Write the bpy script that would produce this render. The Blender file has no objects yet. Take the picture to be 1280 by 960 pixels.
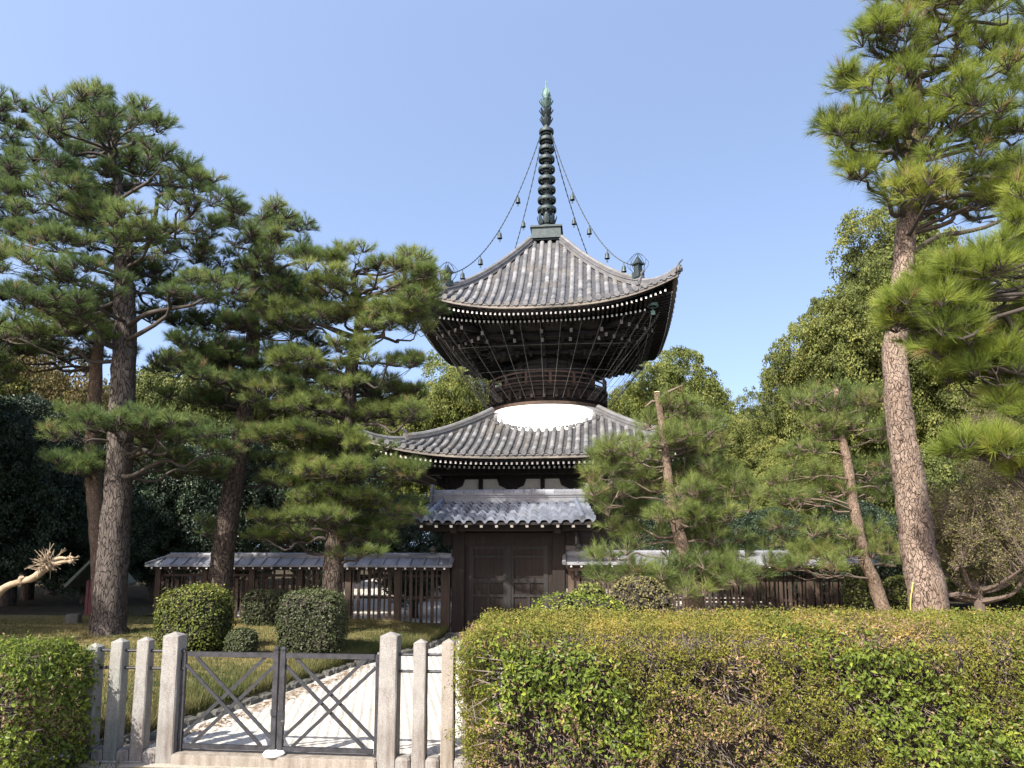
import bpy, math, random
import numpy as np
from mathutils import Vector
R = math.radians
PI = math.pi
scene = bpy.context.scene
COL = scene.collection

# ------------------------------------------------------------------ camera, sky, sun, exposure
FPX = 887.0            # focal length in pixels of the 1280 wide photograph
V0 = 570.0             # row of the principal point
PITCH = R(7.2)
EYE = 1.8
cam_data = bpy.data.cameras.new("camera")
cam = bpy.data.objects.new("camera", cam_data)
COL.objects.link(cam)
cam.location = (0, 0, EYE)
cam.rotation_euler = (R(90) + PITCH, 0, 0)
cam_data.sensor_width = 36.0
cam_data.lens = FPX / 1280 * 36.0
cam_data.shift_y = (V0 - 480) / 1280
cam_data.clip_end = 2000
scene.camera = cam

SUN_EL, SUN_AZ = 43.0, 36.0      # azimuth: degrees to the left of straight behind the camera
world = bpy.data.worlds.new("World")
scene.world = world
world.use_nodes = True
wn = world.node_tree
bg = wn.nodes["Background"]
sky = wn.nodes.new("ShaderNodeTexSky")
sky.sky_type = 'NISHITA'
sky.sun_disc = False
sky.sun_elevation = R(SUN_EL)
sky.sun_rotation = R(180 + SUN_AZ)
sky.altitude = 50
tcw = wn.nodes.new("ShaderNodeTexCoord"); mpw = wn.nodes.new("ShaderNodeMapping")      # soften the horizon glow
mpw.inputs["Location"].default_value = (0, 0, .24)
wn.links.new(tcw.outputs["Generated"], mpw.inputs[0]); wn.links.new(mpw.outputs[0], sky.inputs[0])
sky.air_density = 1.0
sky.dust_density = 2.0
sky.ozone_density = 1.0
wb = wn.nodes.new("ShaderNodeMix"); wb.data_type = 'RGBA'; wb.blend_type = 'MULTIPLY'     # camera white balance of the sky light
wb.inputs[0].default_value = 1.0; wb.inputs[7].default_value = (1.15, 1.045, .985, 1)
wn.links.new(sky.outputs[0], wb.inputs[6]); wn.links.new(wb.outputs[2], bg.inputs[0])
bg.inputs[1].default_value = 0.15
sd = bpy.data.lights.new("sun", 'SUN')
sd.energy = 4.5
sd.angle = R(0.5)
sd.color = (1.0, 0.95, 0.87)
sun = bpy.data.objects.new("sun", sd)
COL.objects.link(sun)
to_sun = Vector((-math.sin(R(SUN_AZ)) * math.cos(R(SUN_EL)), -math.cos(R(SUN_AZ)) * math.cos(R(SUN_EL)), math.sin(R(SUN_EL))))
sun.rotation_euler = to_sun.to_track_quat('Z', 'Y').to_euler()
sun.location = (-20, -25, 30)
scene.view_settings.view_transform = 'Standard'
scene.view_settings.look = 'None'
scene.view_settings.exposure = 1.5
scene.view_settings.gamma = 1
scene.view_settings.use_curve_mapping = False
scene.cycles.max_bounces = 6
scene.cycles.diffuse_bounces = 3
scene.cycles.glossy_bounces = 2
scene.cycles.transmission_bounces = 3
scene.cycles.transparent_max_bounces = 4
scene.cycles.use_denoising = True

# ------------------------------------------------------------------ helpers
CP, SP = math.cos(PITCH), math.sin(PITCH)

def at(u, v, Y):
    """point of the world seen at photo pixel (u, v) whose depth is Y"""
    a, b = (u - 640) / FPX, (V0 - v) / FPX
    dx, dy, dz = a, CP - b * SP, SP + b * CP
    t = Y / dy
    return np.array((dx * t, Y, EYE + dz * t))

def on_ground(u, v, z=0.0):
    a, b = (u - 640) / FPX, (V0 - v) / FPX
    dx, dy, dz = a, CP - b * SP, SP + b * CP
    t = (z - EYE) / dz
    return np.array((dx * t, dy * t, z))

def mpp(Y):                       # metres per photo pixel at depth Y
    return Y / FPX

def norm(v):
    return v / np.maximum(np.linalg.norm(v, axis=-1, keepdims=True), 1e-9)

class MB:
    """collects faces and links them as ONE mesh object"""
    def __init__(s):
        s.V, s.F, s.n = [], [], 0
    def add(s, verts, faces, mat=0, rnd=0.5):
        verts = np.asarray(verts, dtype=np.float32).reshape(-1, 3)
        faces = np.asarray(faces, dtype=np.int32)
        if len(faces) == 0: return
        r = np.broadcast_to(np.asarray(rnd, dtype=np.float32), (len(faces),))
        s.V.append(verts)
        s.F.append((faces + s.n, mat, r))
        s.n += len(verts)
    def box(s, c, size, mat=0, rz=0.0, rnd=0.5, taper=1.0, bev=0.0):
        hx, hy, hz = size[0] / 2, size[1] / 2, size[2] / 2
        if bev > 0:
            b = min(bev, hx * .45, hy * .45)
            sec = [(-hx + b, -hy), (hx - b, -hy), (hx, -hy + b), (hx, hy - b), (hx - b, hy), (-hx + b, hy), (-hx, hy - b), (-hx, -hy + b)]
            bz = min(bev, hz * .45)
            k = len(sec); vs = []
            for z, sc in ((-hz, 1), (hz - bz, taper), (hz, taper * (1 - b / max(hx, hy)))):
                vs += [(x * sc, y * sc, z) for x, y in sec]
            v = np.array(vs, dtype=float)
            q = []
            for j in range(2):
                for i in range(k):
                    q.append((j * k + i, j * k + (i + 1) % k, (j + 1) * k + (i + 1) % k, (j + 1) * k + i))
            ca, sa = math.cos(rz), math.sin(rz)
            v = np.stack((v[:, 0] * ca - v[:, 1] * sa, v[:, 0] * sa + v[:, 1] * ca, v[:, 2]), 1) + np.array(c)
            s.add(v, q, mat, rnd)
            s.add(v[2 * k:], [[0, 1, 2, 3], [0, 3, 4, 7], [4, 5, 6, 7]], mat, rnd)
            return
        v = np.array([(x * t, y * t, z) for z, t in ((-hz, 1), (hz, taper)) for x, y in ((-hx, -hy), (hx, -hy), (hx, hy), (-hx, hy))])
        ca, sa = math.cos(rz), math.sin(rz)
        v = np.stack((v[:, 0] * ca - v[:, 1] * sa, v[:, 0] * sa + v[:, 1] * ca, v[:, 2]), 1) + np.array(c)
        s.add(v, [(0, 3, 2, 1), (4, 5, 6, 7), (0, 1, 5, 4), (1, 2, 6, 5), (2, 3, 7, 6), (3, 0, 4, 7)], mat, rnd)
    def bar(s, p, q, w, h, mat=0, rnd=0.5, up=(0, 0, 1)):
        """box section beam from p to q"""
        p, q = np.array(p, float), np.array(q, float)
        d = norm(q - p); up = np.array(up, float)
        sd_ = norm(np.cross(d, up)); u = np.cross(sd_, d)
        v = []
        for e in (p, q):
            for a, b in ((-1, -1), (1, -1), (1, 1), (-1, 1)):
                v.append(e + sd_ * a * w / 2 + u * b * h / 2)
        s.add(v, [(0, 3, 2, 1), (4, 5, 6, 7), (0, 1, 5, 4), (1, 2, 6, 5), (2, 3, 7, 6), (3, 0, 4, 7)], mat, rnd)
    def tube(s, pts, rad, sides=6, mat=0, rnd=0.5, cap=True, wob=0.0, rng=None):
        pts = np.asarray(pts, float); n = len(pts)
        rad = np.broadcast_to(np.asarray(rad, float), (n,))
        t = norm(np.gradient(pts, axis=0))
        m = norm(t.mean(0)); ref = np.eye(3)[np.argmin(np.abs(m))]
        a = norm(np.cross(t, ref)); b = np.cross(t, a)
        th = np.arange(sides) * 2 * PI / sides
        rr = np.ones((n, sides))
        if wob: rr = 1 + wob * rng.standard_normal((n, sides))
        v = pts[:, None, :] + (a[:, None, :] * np.cos(th)[None, :, None] + b[:, None, :] * np.sin(th)[None, :, None]) * (rad[:, None] * rr)[:, :, None]
        i = np.arange(n - 1)[:, None] * sides; j = np.arange(sides)[None, :]; k = (j + 1) % sides
        f = np.stack((i + j, i + k, i + sides + k, i + sides + j), -1).reshape(-1, 4)
        s.add(v, f, mat, rnd)
        if cap:
            for e, o in ((0, -1), (n - 1, 1)):
                c = pts[e]; ring = v[e]
                idx = [(sides, q, (q + 1) % sides) if o > 0 else (sides, (q + 1) % sides, q) for q in range(sides)]
                s.add(np.vstack((ring, c)), idx, mat, rnd)
    def twigs(s, A, B, r0, r1, mat=0, rnd=0.5):
        """many three sided sticks at once"""
        A, B = np.asarray(A, float), np.asarray(B, float); n = len(A)
        if n == 0: return
        t = norm(B - A); ref = np.where(np.abs(t[:, 2:3]) > .8, np.array([[1., 0, 0]]), np.array([[0, 0, 1.]]))
        a = norm(np.cross(t, ref)); b = np.cross(t, a)
        vs = []
        for P, r in ((A, r0), (B, r1)):
            r = np.broadcast_to(np.asarray(r, float), (n,))[:, None]
            for k in range(3):
                vs.append(P + (a * math.cos(k * 2.094) + b * math.sin(k * 2.094)) * r)
        v = np.stack(vs, 1)
        o = (np.arange(n) * 6)[:, None, None]
        f = (np.array([[0, 1, 4, 3], [1, 2, 5, 4], [2, 0, 3, 5]])[None] + o).reshape(-1, 4)
        s.add(v, f, mat, np.repeat(np.broadcast_to(np.asarray(rnd, np.float32), (n,)), 3))
    def lathe(s, prof, c=(0, 0, 0), sides=20, mat=0, rnd=0.5):
        prof = np.asarray(prof, float); n = len(prof)
        th = np.arange(sides) * 2 * PI / sides
        v = np.stack((prof[:, 0:1] * np.cos(th), prof[:, 0:1] * np.sin(th), np.repeat(prof[:, 1:2], sides, 1)), -1) + np.array(c)
        i = np.arange(n - 1)[:, None] * sides; j = np.arange(sides)[None, :]; k = (j + 1) % sides
        s.add(v, np.stack((i + j, i + k, i + sides + k, i + sides + j), -1).reshape(-1, 4), mat, rnd)
    def grid(s, P, mat=0, rnd=0.5, flip=False):
        P = np.asarray(P, float); n, m = P.shape[:2]
        i = np.arange(n - 1)[:, None] * m; j = np.arange(m - 1)[None, :]
        f = np.stack((i + j, i + j + 1, i + m + j + 1, i + m + j), -1).reshape(-1, 4)
        if flip: f = f[:, ::-1]
        s.add(P, f, mat, rnd)
    def leaves(s, P, N, L, W, rng, jit=0.6, mat=0, rnd=None, fold=0.25):
        """one folded leaf blade at each point, roughly facing N"""
        n = len(P)
        N = norm(N + jit * rng.standard_normal((n, 3)))
        t = norm(np.cross(N, rng.standard_normal((n, 3)))); b = np.cross(N, t)
        L = np.asarray(L) * rng.uniform(.7, 1.25, n); W = np.asarray(W) * rng.uniform(.75, 1.2, n)
        L, W = L[:, None], W[:, None]
        up = N * (W * fold)
        v = np.stack((P - t * L / 2, P + b * W / 2 + up - t * L * .08, P + t * L / 2, P - b * W / 2 + up - t * L * .08), 1)
        f = np.arange(n * 4).reshape(n, 4)
        if rnd is None: rnd = rng.uniform(0, 1, n)
        s.add(v, f, mat, rnd)
    def needles(s, T, D, n, L, w, spread, rng, mat=0, rnd=None):
        m = len(T)
        if rnd is None: rnd = rng.uniform(0, 1, m)
        P = np.repeat(T, n, 0); d = norm(np.repeat(D, n, 0) + spread * rng.standard_normal((m * n, 3)))
        P = P - np.repeat(D, n, 0) * (rng.uniform(0, .6, (m * n, 1)) * L)
        ln = L * np.repeat(rng.uniform(.75, 1.2, (m, 1)), n, 0) * rng.uniform(.6, 1.1, (m * n, 1))
        tip = P + d * ln
        tip[:, 2] -= (ln[:, 0] * .06)
        sd_ = norm(np.cross(d, rng.standard_normal((m * n, 3)))) * (w / 2)
        v = np.stack((P - sd_, P + sd_, tip), 1)
        rnd = np.where(rng.uniform(0, 1, m) < .03, 1.2, np.clip(rnd, 0, .93)); r = np.clip(np.repeat(rnd, n) + rng.normal(0, .06, m * n), 0, 1)
        s.add(v, np.arange(m * n * 3).reshape(-1, 3), mat, r)
    def build(s, name, mats, parent=None, origin=(0, 0, 0), smooth=False):
        me = bpy.data.meshes.new(name)
        V = np.vstack(s.V) - np.asarray(origin, np.float32)
        me.vertices.add(len(V)); me.vertices.foreach_set("co", np.ascontiguousarray(V, np.float32).ravel())
        idx = np.concatenate([f.ravel() for f, _, _ in s.F]).astype(np.int32)
        tot = np.concatenate([np.full(len(f), f.shape[1], np.int32) for f, _, _ in s.F])
        mt = np.concatenate([np.full(len(f), m, np.int32) for f, m, _ in s.F])
        rn = np.concatenate([r for _, _, r in s.F]).astype(np.float32)
        me.loops.add(len(idx)); me.loops.foreach_set("vertex_index", idx)
        me.polygons.add(len(tot))
        st = np.concatenate(([0], np.cumsum(tot)[:-1])).astype(np.int32)
        me.polygons.foreach_set("loop_start", st)
        me.polygons.foreach_set("material_index", mt)
        at_ = me.attributes.new("rnd", 'FLOAT', 'FACE'); at_.data.foreach_set("value", rn)
        if not isinstance(mats, (list, tuple)): mats = [mats]
        for m in mats: me.materials.append(m)
        me.update(calc_edges=True)
        me.polygons.foreach_set("use_smooth", np.full(len(tot), bool(smooth)))
        o = bpy.data.objects.new(name, me)
        COL.objects.link(o)
        if parent is not None: o.parent = parent
        elif np.any(np.asarray(origin)): o.location = origin
        return o

def tag(o, label=None, cat=None, group=None, kind=None):
    if label: o["label"] = label
    if cat: o["category"] = cat
    if group: o["group"] = group
    if kind: o["kind"] = kind
    return o

def thing(name, label, cat, loc=(0, 0, 0), rz=0.0, group=None):
    o = bpy.data.objects.new(name, None)
    o.empty_display_size = .2
    COL.objects.link(o)
    o.location = loc; o.rotation_euler = (0, 0, rz)
    return tag(o, label, cat, group)

def dup(o, parent=None):
    c = o.copy(); COL.objects.link(c)
    if parent is not None: c.parent = parent
    for ch in list(o.children): dup(ch, c)
    return c

def smooth_path(pts, n):
    """Catmull-Rom resample of a list of rows"""
    P = np.asarray(pts, float)
    P = np.vstack((2 * P[0] - P[1], P, 2 * P[-1] - P[-2]))
    out = []
    k = len(P) - 3
    for t in np.linspace(0, k - 1e-6, n):
        i = int(t); f = t - i
        a, b, c, d = P[i:i + 4]
        out.append(.5 * ((2 * b) + (-a + c) * f + (2 * a - 5 * b + 4 * c - d) * f * f + (-a + 3 * b - 3 * c + d) * f ** 3))
    return np.array(out)

# ------------------------------------------------------------------ materials
def new_mat(name):
    m = bpy.data.materials.new(name); m.use_nodes = True
    nt = m.node_tree
    return m, nt, nt.nodes["Principled BSDF"]

def ramp(nt, cols):
    r = nt.nodes.new("ShaderNodeValToRGB")
    e = r.color_ramp.elements
    while len(e) < len(cols): e.new(0.5)
    for k, (p, c) in enumerate(cols):
        e[k].position = p; e[k].color = (*c, 1)
    return r

def coords(nt, scale=(1, 1, 1), kind="Object"):
    tc = nt.nodes.new("ShaderNodeTexCoord"); mp = nt.nodes.new("ShaderNodeMapping")
    mp.inputs["Scale"].default_value = scale
    nt.links.new(tc.outputs[kind], mp.inputs[0])
    return mp.outputs[0]

def noise(nt, co, scale, detail=4, rough=.55):
    n = nt.nodes.new("ShaderNodeTexNoise")
    n.inputs["Scale"].default_value = scale; n.inputs["Detail"].default_value = detail; n.inputs["Roughness"].default_value = rough
    nt.links.new(co, n.inputs["Vector"])
    return n.outputs[0]

def bump(nt, h, bs, strength=.5, dist=.02):
    b = nt.nodes.new("ShaderNodeBump")
    b.inputs["Strength"].default_value = strength; b.inputs["Distance"].default_value = dist
    nt.links.new(h, b.inputs["Height"]); nt.links.new(b.outputs[0], bs.inputs["Normal"])

def mixc(nt, fac, a, b, mode='MIX'):
    m = nt.nodes.new("ShaderNodeMix"); m.data_type = 'RGBA'; m.blend_type = mode
    for sock, val in ((m.inputs[0], fac), (m.inputs[6], a), (m.inputs[7], b)):
        if isinstance(val, (int, float)): sock.default_value = val
        elif isinstance(val, tuple): sock.default_value = (*val, 1)
        else: nt.links.new(val, sock)
    return m.outputs[2]

def leaf_mat(name, cols, transl=.3, rough=.55, spec=.3, patch=0.0, patch_scale=1.0):
    m, nt, bs = new_mat(name)
    a = nt.nodes.new("ShaderNodeAttribute"); a.attribute_name = "rnd"
    r = ramp(nt, cols)
    fac = a.outputs["Fac"]
    if patch:
        nz = noise(nt, coords(nt), patch_scale, 2)
        mm = nt.nodes.new("ShaderNodeMath"); mm.operation = 'MULTIPLY_ADD'
        nt.links.new(nz, mm.inputs[0]); mm.inputs[1].default_value = patch; nt.links.new(fac, mm.inputs[2])
        ms = nt.nodes.new("ShaderNodeMath"); ms.operation = 'SUBTRACT'; ms.use_clamp = True
        nt.links.new(mm.outputs[0], ms.inputs[0]); ms.inputs[1].default_value = patch * .5
        fac = ms.outputs[0]
    nt.links.new(fac, r.inputs[0])
    nt.links.new(r.outputs[0], bs.inputs["Base Color"])
    bs.inputs["Roughness"].default_value = rough
    bs.inputs["Specular IOR Level"].default_value = spec
    t = nt.nodes.new("ShaderNodeBsdfTranslucent"); nt.links.new(r.outputs[0], t.inputs[0])
    mx = nt.nodes.new("ShaderNodeMixShader"); mx.inputs[0].default_value = transl
    nt.links.new(bs.outputs[0], mx.inputs[1]); nt.links.new(t.outputs[0], mx.inputs[2])
    nt.links.new(mx.outputs[0], nt.nodes["Material Output"].inputs[0])
    return m

def wood_mat(name, c0, c1, sc=(14, 14, 1.2), rough=.75, bmp=.35):
    m, nt, bs = new_mat(name)
    co = coords(nt, sc)
    n = noise(nt, co, 1.6, 5, .65)
    n2 = noise(nt, coords(nt), .9, 3)
    r = ramp(nt, [(.28, c0), (.72, c1)]); nt.links.new(n, r.inputs[0])
    r2 = ramp(nt, [(.35, (.6, .6, .6)), (.7, (1.25, 1.2, 1.15))]); nt.links.new(n2, r2.inputs[0])
    nt.links.new(mixc(nt, 1.0, r.outputs[0], r2.outputs[0], 'MULTIPLY'), bs.inputs["Base Color"])
    bs.inputs["Roughness"].default_value = rough
    bs.inputs["Specular IOR Level"].default_value = .25
    bump(nt, n, bs, bmp, .01)
    return m

def tile_mat(name, c0, c1, c2, rough=.5, moss=None):
    m, nt, bs = new_mat(name)
    a = nt.nodes.new("ShaderNodeAttribute"); a.attribute_name = "rnd"
    r = ramp(nt, [(0, c0), (.55, c1), (1, c2)]); nt.links.new(a.outputs["Fac"], r.inputs[0])
    n = noise(nt, coords(nt), 3.0, 6, .7)
    r2 = ramp(nt, [(.3, (.55, .53, .5)), (.65, (1.15, 1.13, 1.1))]); nt.links.new(n, r2.inputs[0])
    c = mixc(nt, 1.0, r.outputs[0], r2.outputs[0], 'MULTIPLY')
    if moss:
        n3 = noise(nt, coords(nt), 1.3, 5, .7)
        r3 = ramp(nt, [(.52, (0, 0, 0)), (.7, (1, 1, 1))]); nt.links.new(n3, r3.inputs[0])
        c = mixc(nt, r3.outputs[0], c, moss)
    nt.links.new(c, bs.inputs["Base Color"])
    bs.inputs["Roughness"].default_value = rough
    n4 = noise(nt, coords(nt), 40, 3)
    bump(nt, n4, bs, .25, .01)
    return m

def bark_mat(name, crack, c0, c1, scale=9.0, zs=.42, bmp=1.0, crw=.10):
    m, nt, bs = new_mat(name)
    co = coords(nt, (1, 1, zs))
    nz = nt.nodes.new("ShaderNodeTexNoise"); nz.inputs["Scale"].default_value = 6; nt.links.new(co, nz.inputs["Vector"])
    va = nt.nodes.new("ShaderNodeVectorMath"); va.operation = 'MULTIPLY_ADD'
    nt.links.new(nz.outputs["Color"], va.inputs[0]); va.inputs[1].default_value = (.22, .22, .22); nt.links.new(co, va.inputs[2])
    vo = nt.nodes.new("ShaderNodeTexVoronoi"); vo.feature = 'DISTANCE_TO_EDGE'; vo.inputs["Scale"].default_value = scale
    nt.links.new(va.outputs[0], vo.inputs["Vector"])
    vc = nt.nodes.new("ShaderNodeTexVoronoi"); vc.inputs["Scale"].default_value = scale
    nt.links.new(va.outputs[0], vc.inputs["Vector"])
    big = noise(nt, coords(nt, (1, 1, .5)), 3.2, 4, .65)
    mxv = nt.nodes.new("ShaderNodeMath"); mxv.operation = 'MULTIPLY_ADD'; mxv.inputs[1].default_value = .35
    nt.links.new(vc.outputs["Color"], mxv.inputs[0]); nt.links.new(big, mxv.inputs[2])
    r = ramp(nt, [(0.35, c0), (1.0, c1)]); nt.links.new(mxv.outputs[0], r.inputs[0])
    fine = noise(nt, co, 30, 4, .7)
    rf = ramp(nt, [(.3, (.55, .55, .55)), (.7, (1.2, 1.2, 1.2))]); nt.links.new(fine, rf.inputs[0])
    c = mixc(nt, 1.0, r.outputs[0], rf.outputs[0], 'MULTIPLY')
    rm = ramp(nt, [(.0, (0, 0, 0)), (crw, (1, 1, 1))]); nt.links.new(vo.outputs["Distance"], rm.inputs[0])
    gap = noise(nt, co, 9, 3, .6)
    rg_ = ramp(nt, [(.38, (0, 0, 0)), (.66, (.85, .85, .85))]); nt.links.new(gap, rg_.inputs[0])
    mxm = nt.nodes.new("ShaderNodeMath"); mxm.operation = 'MAXIMUM'
    nt.links.new(rm.outputs[0], mxm.inputs[0]); nt.links.new(rg_.outputs[0], mxm.inputs[1])
    nt.links.new(mixc(nt, mxm.outputs[0], crack, c), bs.inputs["Base Color"])
    bs.inputs["Roughness"].default_value = .9; bs.inputs["Specular IOR Level"].default_value = .15
    ad = nt.nodes.new("ShaderNodeMath"); ad.operation = 'MULTIPLY_ADD'
    nt.links.new(fine, ad.inputs[0]); ad.inputs[1].default_value = .35; nt.links.new(rm.outputs[0], ad.inputs[2])
    bump(nt, ad.outputs[0], bs, bmp, .03)
    return m

def plain_mat(name, c, rough=.6, metal=0.0, var=.25, scale=8.0, bmp=.1):
    m, nt, bs = new_mat(name)
    n = noise(nt, coords(nt), scale, 5, .65)
    lo = tuple(x * (1 - var) for x in c); hi = tuple(min(1, x * (1 + var)) for x in c)
    r = ramp(nt, [(.3, lo), (.7, hi)]); nt.links.new(n, r.inputs[0])
    nt.links.new(r.outputs[0], bs.inputs["Base Color"])
    bs.inputs["Roughness"].default_value = rough; bs.inputs["Metallic"].default_value = metal
    if bmp: bump(nt, n, bs, bmp, .01)
    return m

def granite_mat(name, base, dark, stain):
    m, nt, bs = new_mat(name)
    co = coords(nt)
    n1 = noise(nt, co, 130, 3, .8)
    r1 = ramp(nt, [(.36, dark), (.46, base), (.62, tuple(min(1, x * 1.22) for x in base))]); nt.links.new(n1, r1.inputs[0])
    n2 = noise(nt, coords(nt, (9, 9, 1.6)), 1.0, 5, .7)
    r2 = ramp(nt, [(.44, (0, 0, 0)), (.68, (.85, .85, .85))]); nt.links.new(n2, r2.inputs[0])
    n3 = noise(nt, co, 5, 4, .7)
    r3 = ramp(nt, [(.3, (.78, .77, .75)), (.7, (1.1, 1.1, 1.1))]); nt.links.new(n3, r3.inputs[0])
    c = mixc(nt, 1.0, r1.outputs[0], r3.outputs[0], 'MULTIPLY')
    nt.links.new(mixc(nt, r2.outputs[0], c, stain), bs.inputs["Base Color"])
    bs.inputs["Roughness"].default_value = .85; bs.inputs["Specular IOR Level"].default_value = .25
    bump(nt, n1, bs, .45, .004)
    return m

M = {}
M['pine'] = leaf_mat("pine needles", [(0, (.050, .085, .030)), (.5, (.112, .165, .052)), (.93, (.205, .26, .078)), (1, (.23, .17, .08))], .48, .55, .25)
M['pine_young'] = leaf_mat("young pine needles", [(0, (.066, .100, .028)), (.5, (.148, .195, .050)), (.93, (.25, .29, .078)), (1, (.26, .19, .09))], .48, .5, .3)
M['pine_bright'] = leaf_mat("bright pine needles", [(0, (.072, .105, .018)), (.5, (.175, .225, .034)), (.93, (.31, .35, .055)), (1, (.28, .20, .08))], .48, .5, .3)
M['bark_grey'] = bark_mat("grey pine bark", (.035, .028, .025), (.07, .058, .05), (.13, .108, .093), 21, .28, 1.0, .09)
M['bark_dark'] = bark_mat("dark pine bark", (.022, .017, .014), (.06, .046, .037), (.115, .09, .072), 23, .3, 1.0, .09)
M['bark_tan'] = bark_mat("tan pine bark", (.11, .072, .052), (.155, .108, .08), (.27, .21, .168), 25, .5, 1.0, .075)
M['bark_young'] = bark_mat("young pine bark", (.055, .038, .028), (.14, .098, .07), (.215, .16, .118), 34, .5, .6)
M['twig'] = plain_mat("dark twigs", (.036, .027, .021), .85)
M['twig_brown'] = plain_mat("brown bare twigs", (.095, .068, .052), .9)
M['twig_tan'] = plain_mat("tan twigs", (.11, .08, .058), .85)
M['leaf_olive'] = leaf_mat("olive evergreen leaves", [(0, (.055, .065, .018)), (.45, (.112, .135, .034)), (1, (.24, .24, .065))], .36, .6, .2)
M['leaf_green'] = leaf_mat("green evergreen leaves", [(0, (.04, .055, .016)), (.5, (.09, .11, .026)), (1, (.18, .19, .05))], .25, .5, .3)
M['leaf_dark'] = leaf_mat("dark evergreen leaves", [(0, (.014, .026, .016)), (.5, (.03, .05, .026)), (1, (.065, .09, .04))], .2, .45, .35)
M['leaf_rust'] = leaf_mat("rusty leaves", [(0, (.075, .06, .028)), (.5, (.14, .112, .045)), (1, (.23, .175, .07))], .35, .6, .2)
M['leaf_brown'] = leaf_mat("brown buds", [(0, (.08, .07, .03)), (.5, (.155, .14, .055)), (1, (.23, .22, .075))], .25, .6, .2)
M['leaf_yellow'] = leaf_mat("yellow green leaves", [(0, (.07, .085, .02)), (.5, (.128, .155, .036)), (1, (.27, .27, .075))], .36, .55, .2)
M['topiary'] = leaf_mat("topiary leaves", [(0, (.035, .048, .012)), (.5, (.10, .125, .024)), (1, (.26, .26, .05))], .3, .5, .25)
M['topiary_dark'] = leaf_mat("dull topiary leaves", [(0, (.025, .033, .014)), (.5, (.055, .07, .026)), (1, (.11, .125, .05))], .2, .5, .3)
M['hedge_small'] = leaf_mat("small olive hedge leaves", [(0, (.06, .05, .016)), (.4, (.125, .13, .022)), (.8, (.21, .21, .034)), (1, (.32, .28, .06))], .32, .6, .15)
M['hedge_broad'] = leaf_mat("broad hedge leaves", [(0, (.045, .068, .014)), (.5, (.12, .165, .025)), (.85, (.25, .29, .04)), (1, (.40, .36, .07))], .38, .45, .25)
M['hedge_top'] = leaf_mat("clipped hedge tips", [(0, (.07, .078, .018)), (.4, (.155, .155, .030)), (.75, (.27, .215, .048)), (1, (.36, .22, .08))], .3, .6, .15, .9, 1.4)
M['hedge_dead'] = leaf_mat("dead hedge leaves", [(0, (.10, .065, .04)), (.6, (.24, .16, .10)), (1, (.42, .27, .15))], .2, .6, .2)
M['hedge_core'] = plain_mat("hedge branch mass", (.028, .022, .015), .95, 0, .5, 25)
M['grey_twig'] = plain_mat("grey hedge twigs", (.125, .098, .085), .9)
M['tile_old'] = tile_mat("weathered grey roof tile", (.042, .043, .047), (.112, .114, .12), (.19, .19, .195), .6, (.085, .075, .06))
M['tile_blue'] = tile_mat("blue grey roof tile", (.055, .066, .088), (.10, .116, .15), (.16, .175, .21), .42)
M['tile_fence'] = tile_mat("fence roof tile", (.09, .094, .105), (.145, .15, .168), (.215, .217, .235), .42)
M['wood_dark'] = wood_mat("dark weathered timber", (.007, .0058, .0052), (.020, .016, .014))
M['wood_brown'] = wood_mat("brown weathered timber", (.026, .018, .014), (.085, .058, .042))
M['wood_gate'] = wood_mat("dark gate timber", (.006, .0042, .0036), (.019, .0125, .0095))
M['wood_frame'] = wood_mat("grey door rails", (.010, .0092, .009), (.024, .022, .021))  # lighter and greyer than the door panels behind
M['wood_pale'] = wood_mat("pale weathered timber", (.10, .092, .08), (.20, .18, .155), (2, 14, 14))
M['white_paint'] = plain_mat("white end paint", (.72, .70, .64), .7, 0, .08)
M['plaster'] = plain_mat("white plaster", (.82, .80, .73), .85, 0, .03, 3, .03)
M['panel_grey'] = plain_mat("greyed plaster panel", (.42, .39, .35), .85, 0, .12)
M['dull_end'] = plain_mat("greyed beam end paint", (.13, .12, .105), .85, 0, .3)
M['bronze'] = plain_mat("dark patinated bronze", (.030, .042, .042), .55, .4, .4, 7)
M['verdigris'] = plain_mat("green patinated bronze", (.10, .165, .145), .65, .3, .35, 9)
M['granite'] = granite_mat("grey granite", (.215, .205, .19), (.10, .095, .09), (.095, .075, .062))
M['granite_warm'] = granite_mat("warm granite", (.225, .20, .17), (.11, .095, .08), (.105, .082, .062))
M['granite_bluegreen'] = granite_mat("blue green streaked granite", (.205, .20, .18), (.10, .095, .085), (.075, .098, .09))  # upright streaks of dark blue green over the grey granite
M['stone'] = granite_mat("rough edging stone", (.10, .095, .085), (.06, .06, .055), (.06, .06, .04))
M['iron'] = plain_mat("worn dark iron paint", (.018, .019, .023), .5, .2, .5, 18, .2)
M['iron_worn'] = plain_mat("rubbed grey iron paint", (.015, .015, .019), .62, .1, .9, 14, .25)
M['dead_wood'] = wood_mat("bleached dead wood", (.24, .175, .11), (.46, .36, .25), (5, 5, 5), .8, .5)
M['red_paint'] = plain_mat("faded red paint", (.10, .014, .014), .6, 0, .3)
M['red_pale'] = plain_mat("sun bleached red paint", (.52, .17, .12), .7, 0, .3)
M['moss_roof'] = plain_mat("mossy green roof", (.10, .115, .085), .9, 0, .4)
M['rope'] = plain_mat("yellow rope", (.5, .38, .08), .7)
M['cut_wood'] = plain_mat("fresh cut wood", (.62, .42, .22), .8)
M['net'] = plain_mat("dark net cord", (.10, .095, .09), .8)
M['cord'] = plain_mat("pale cord", (.085, .08, .07), .8)

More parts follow.
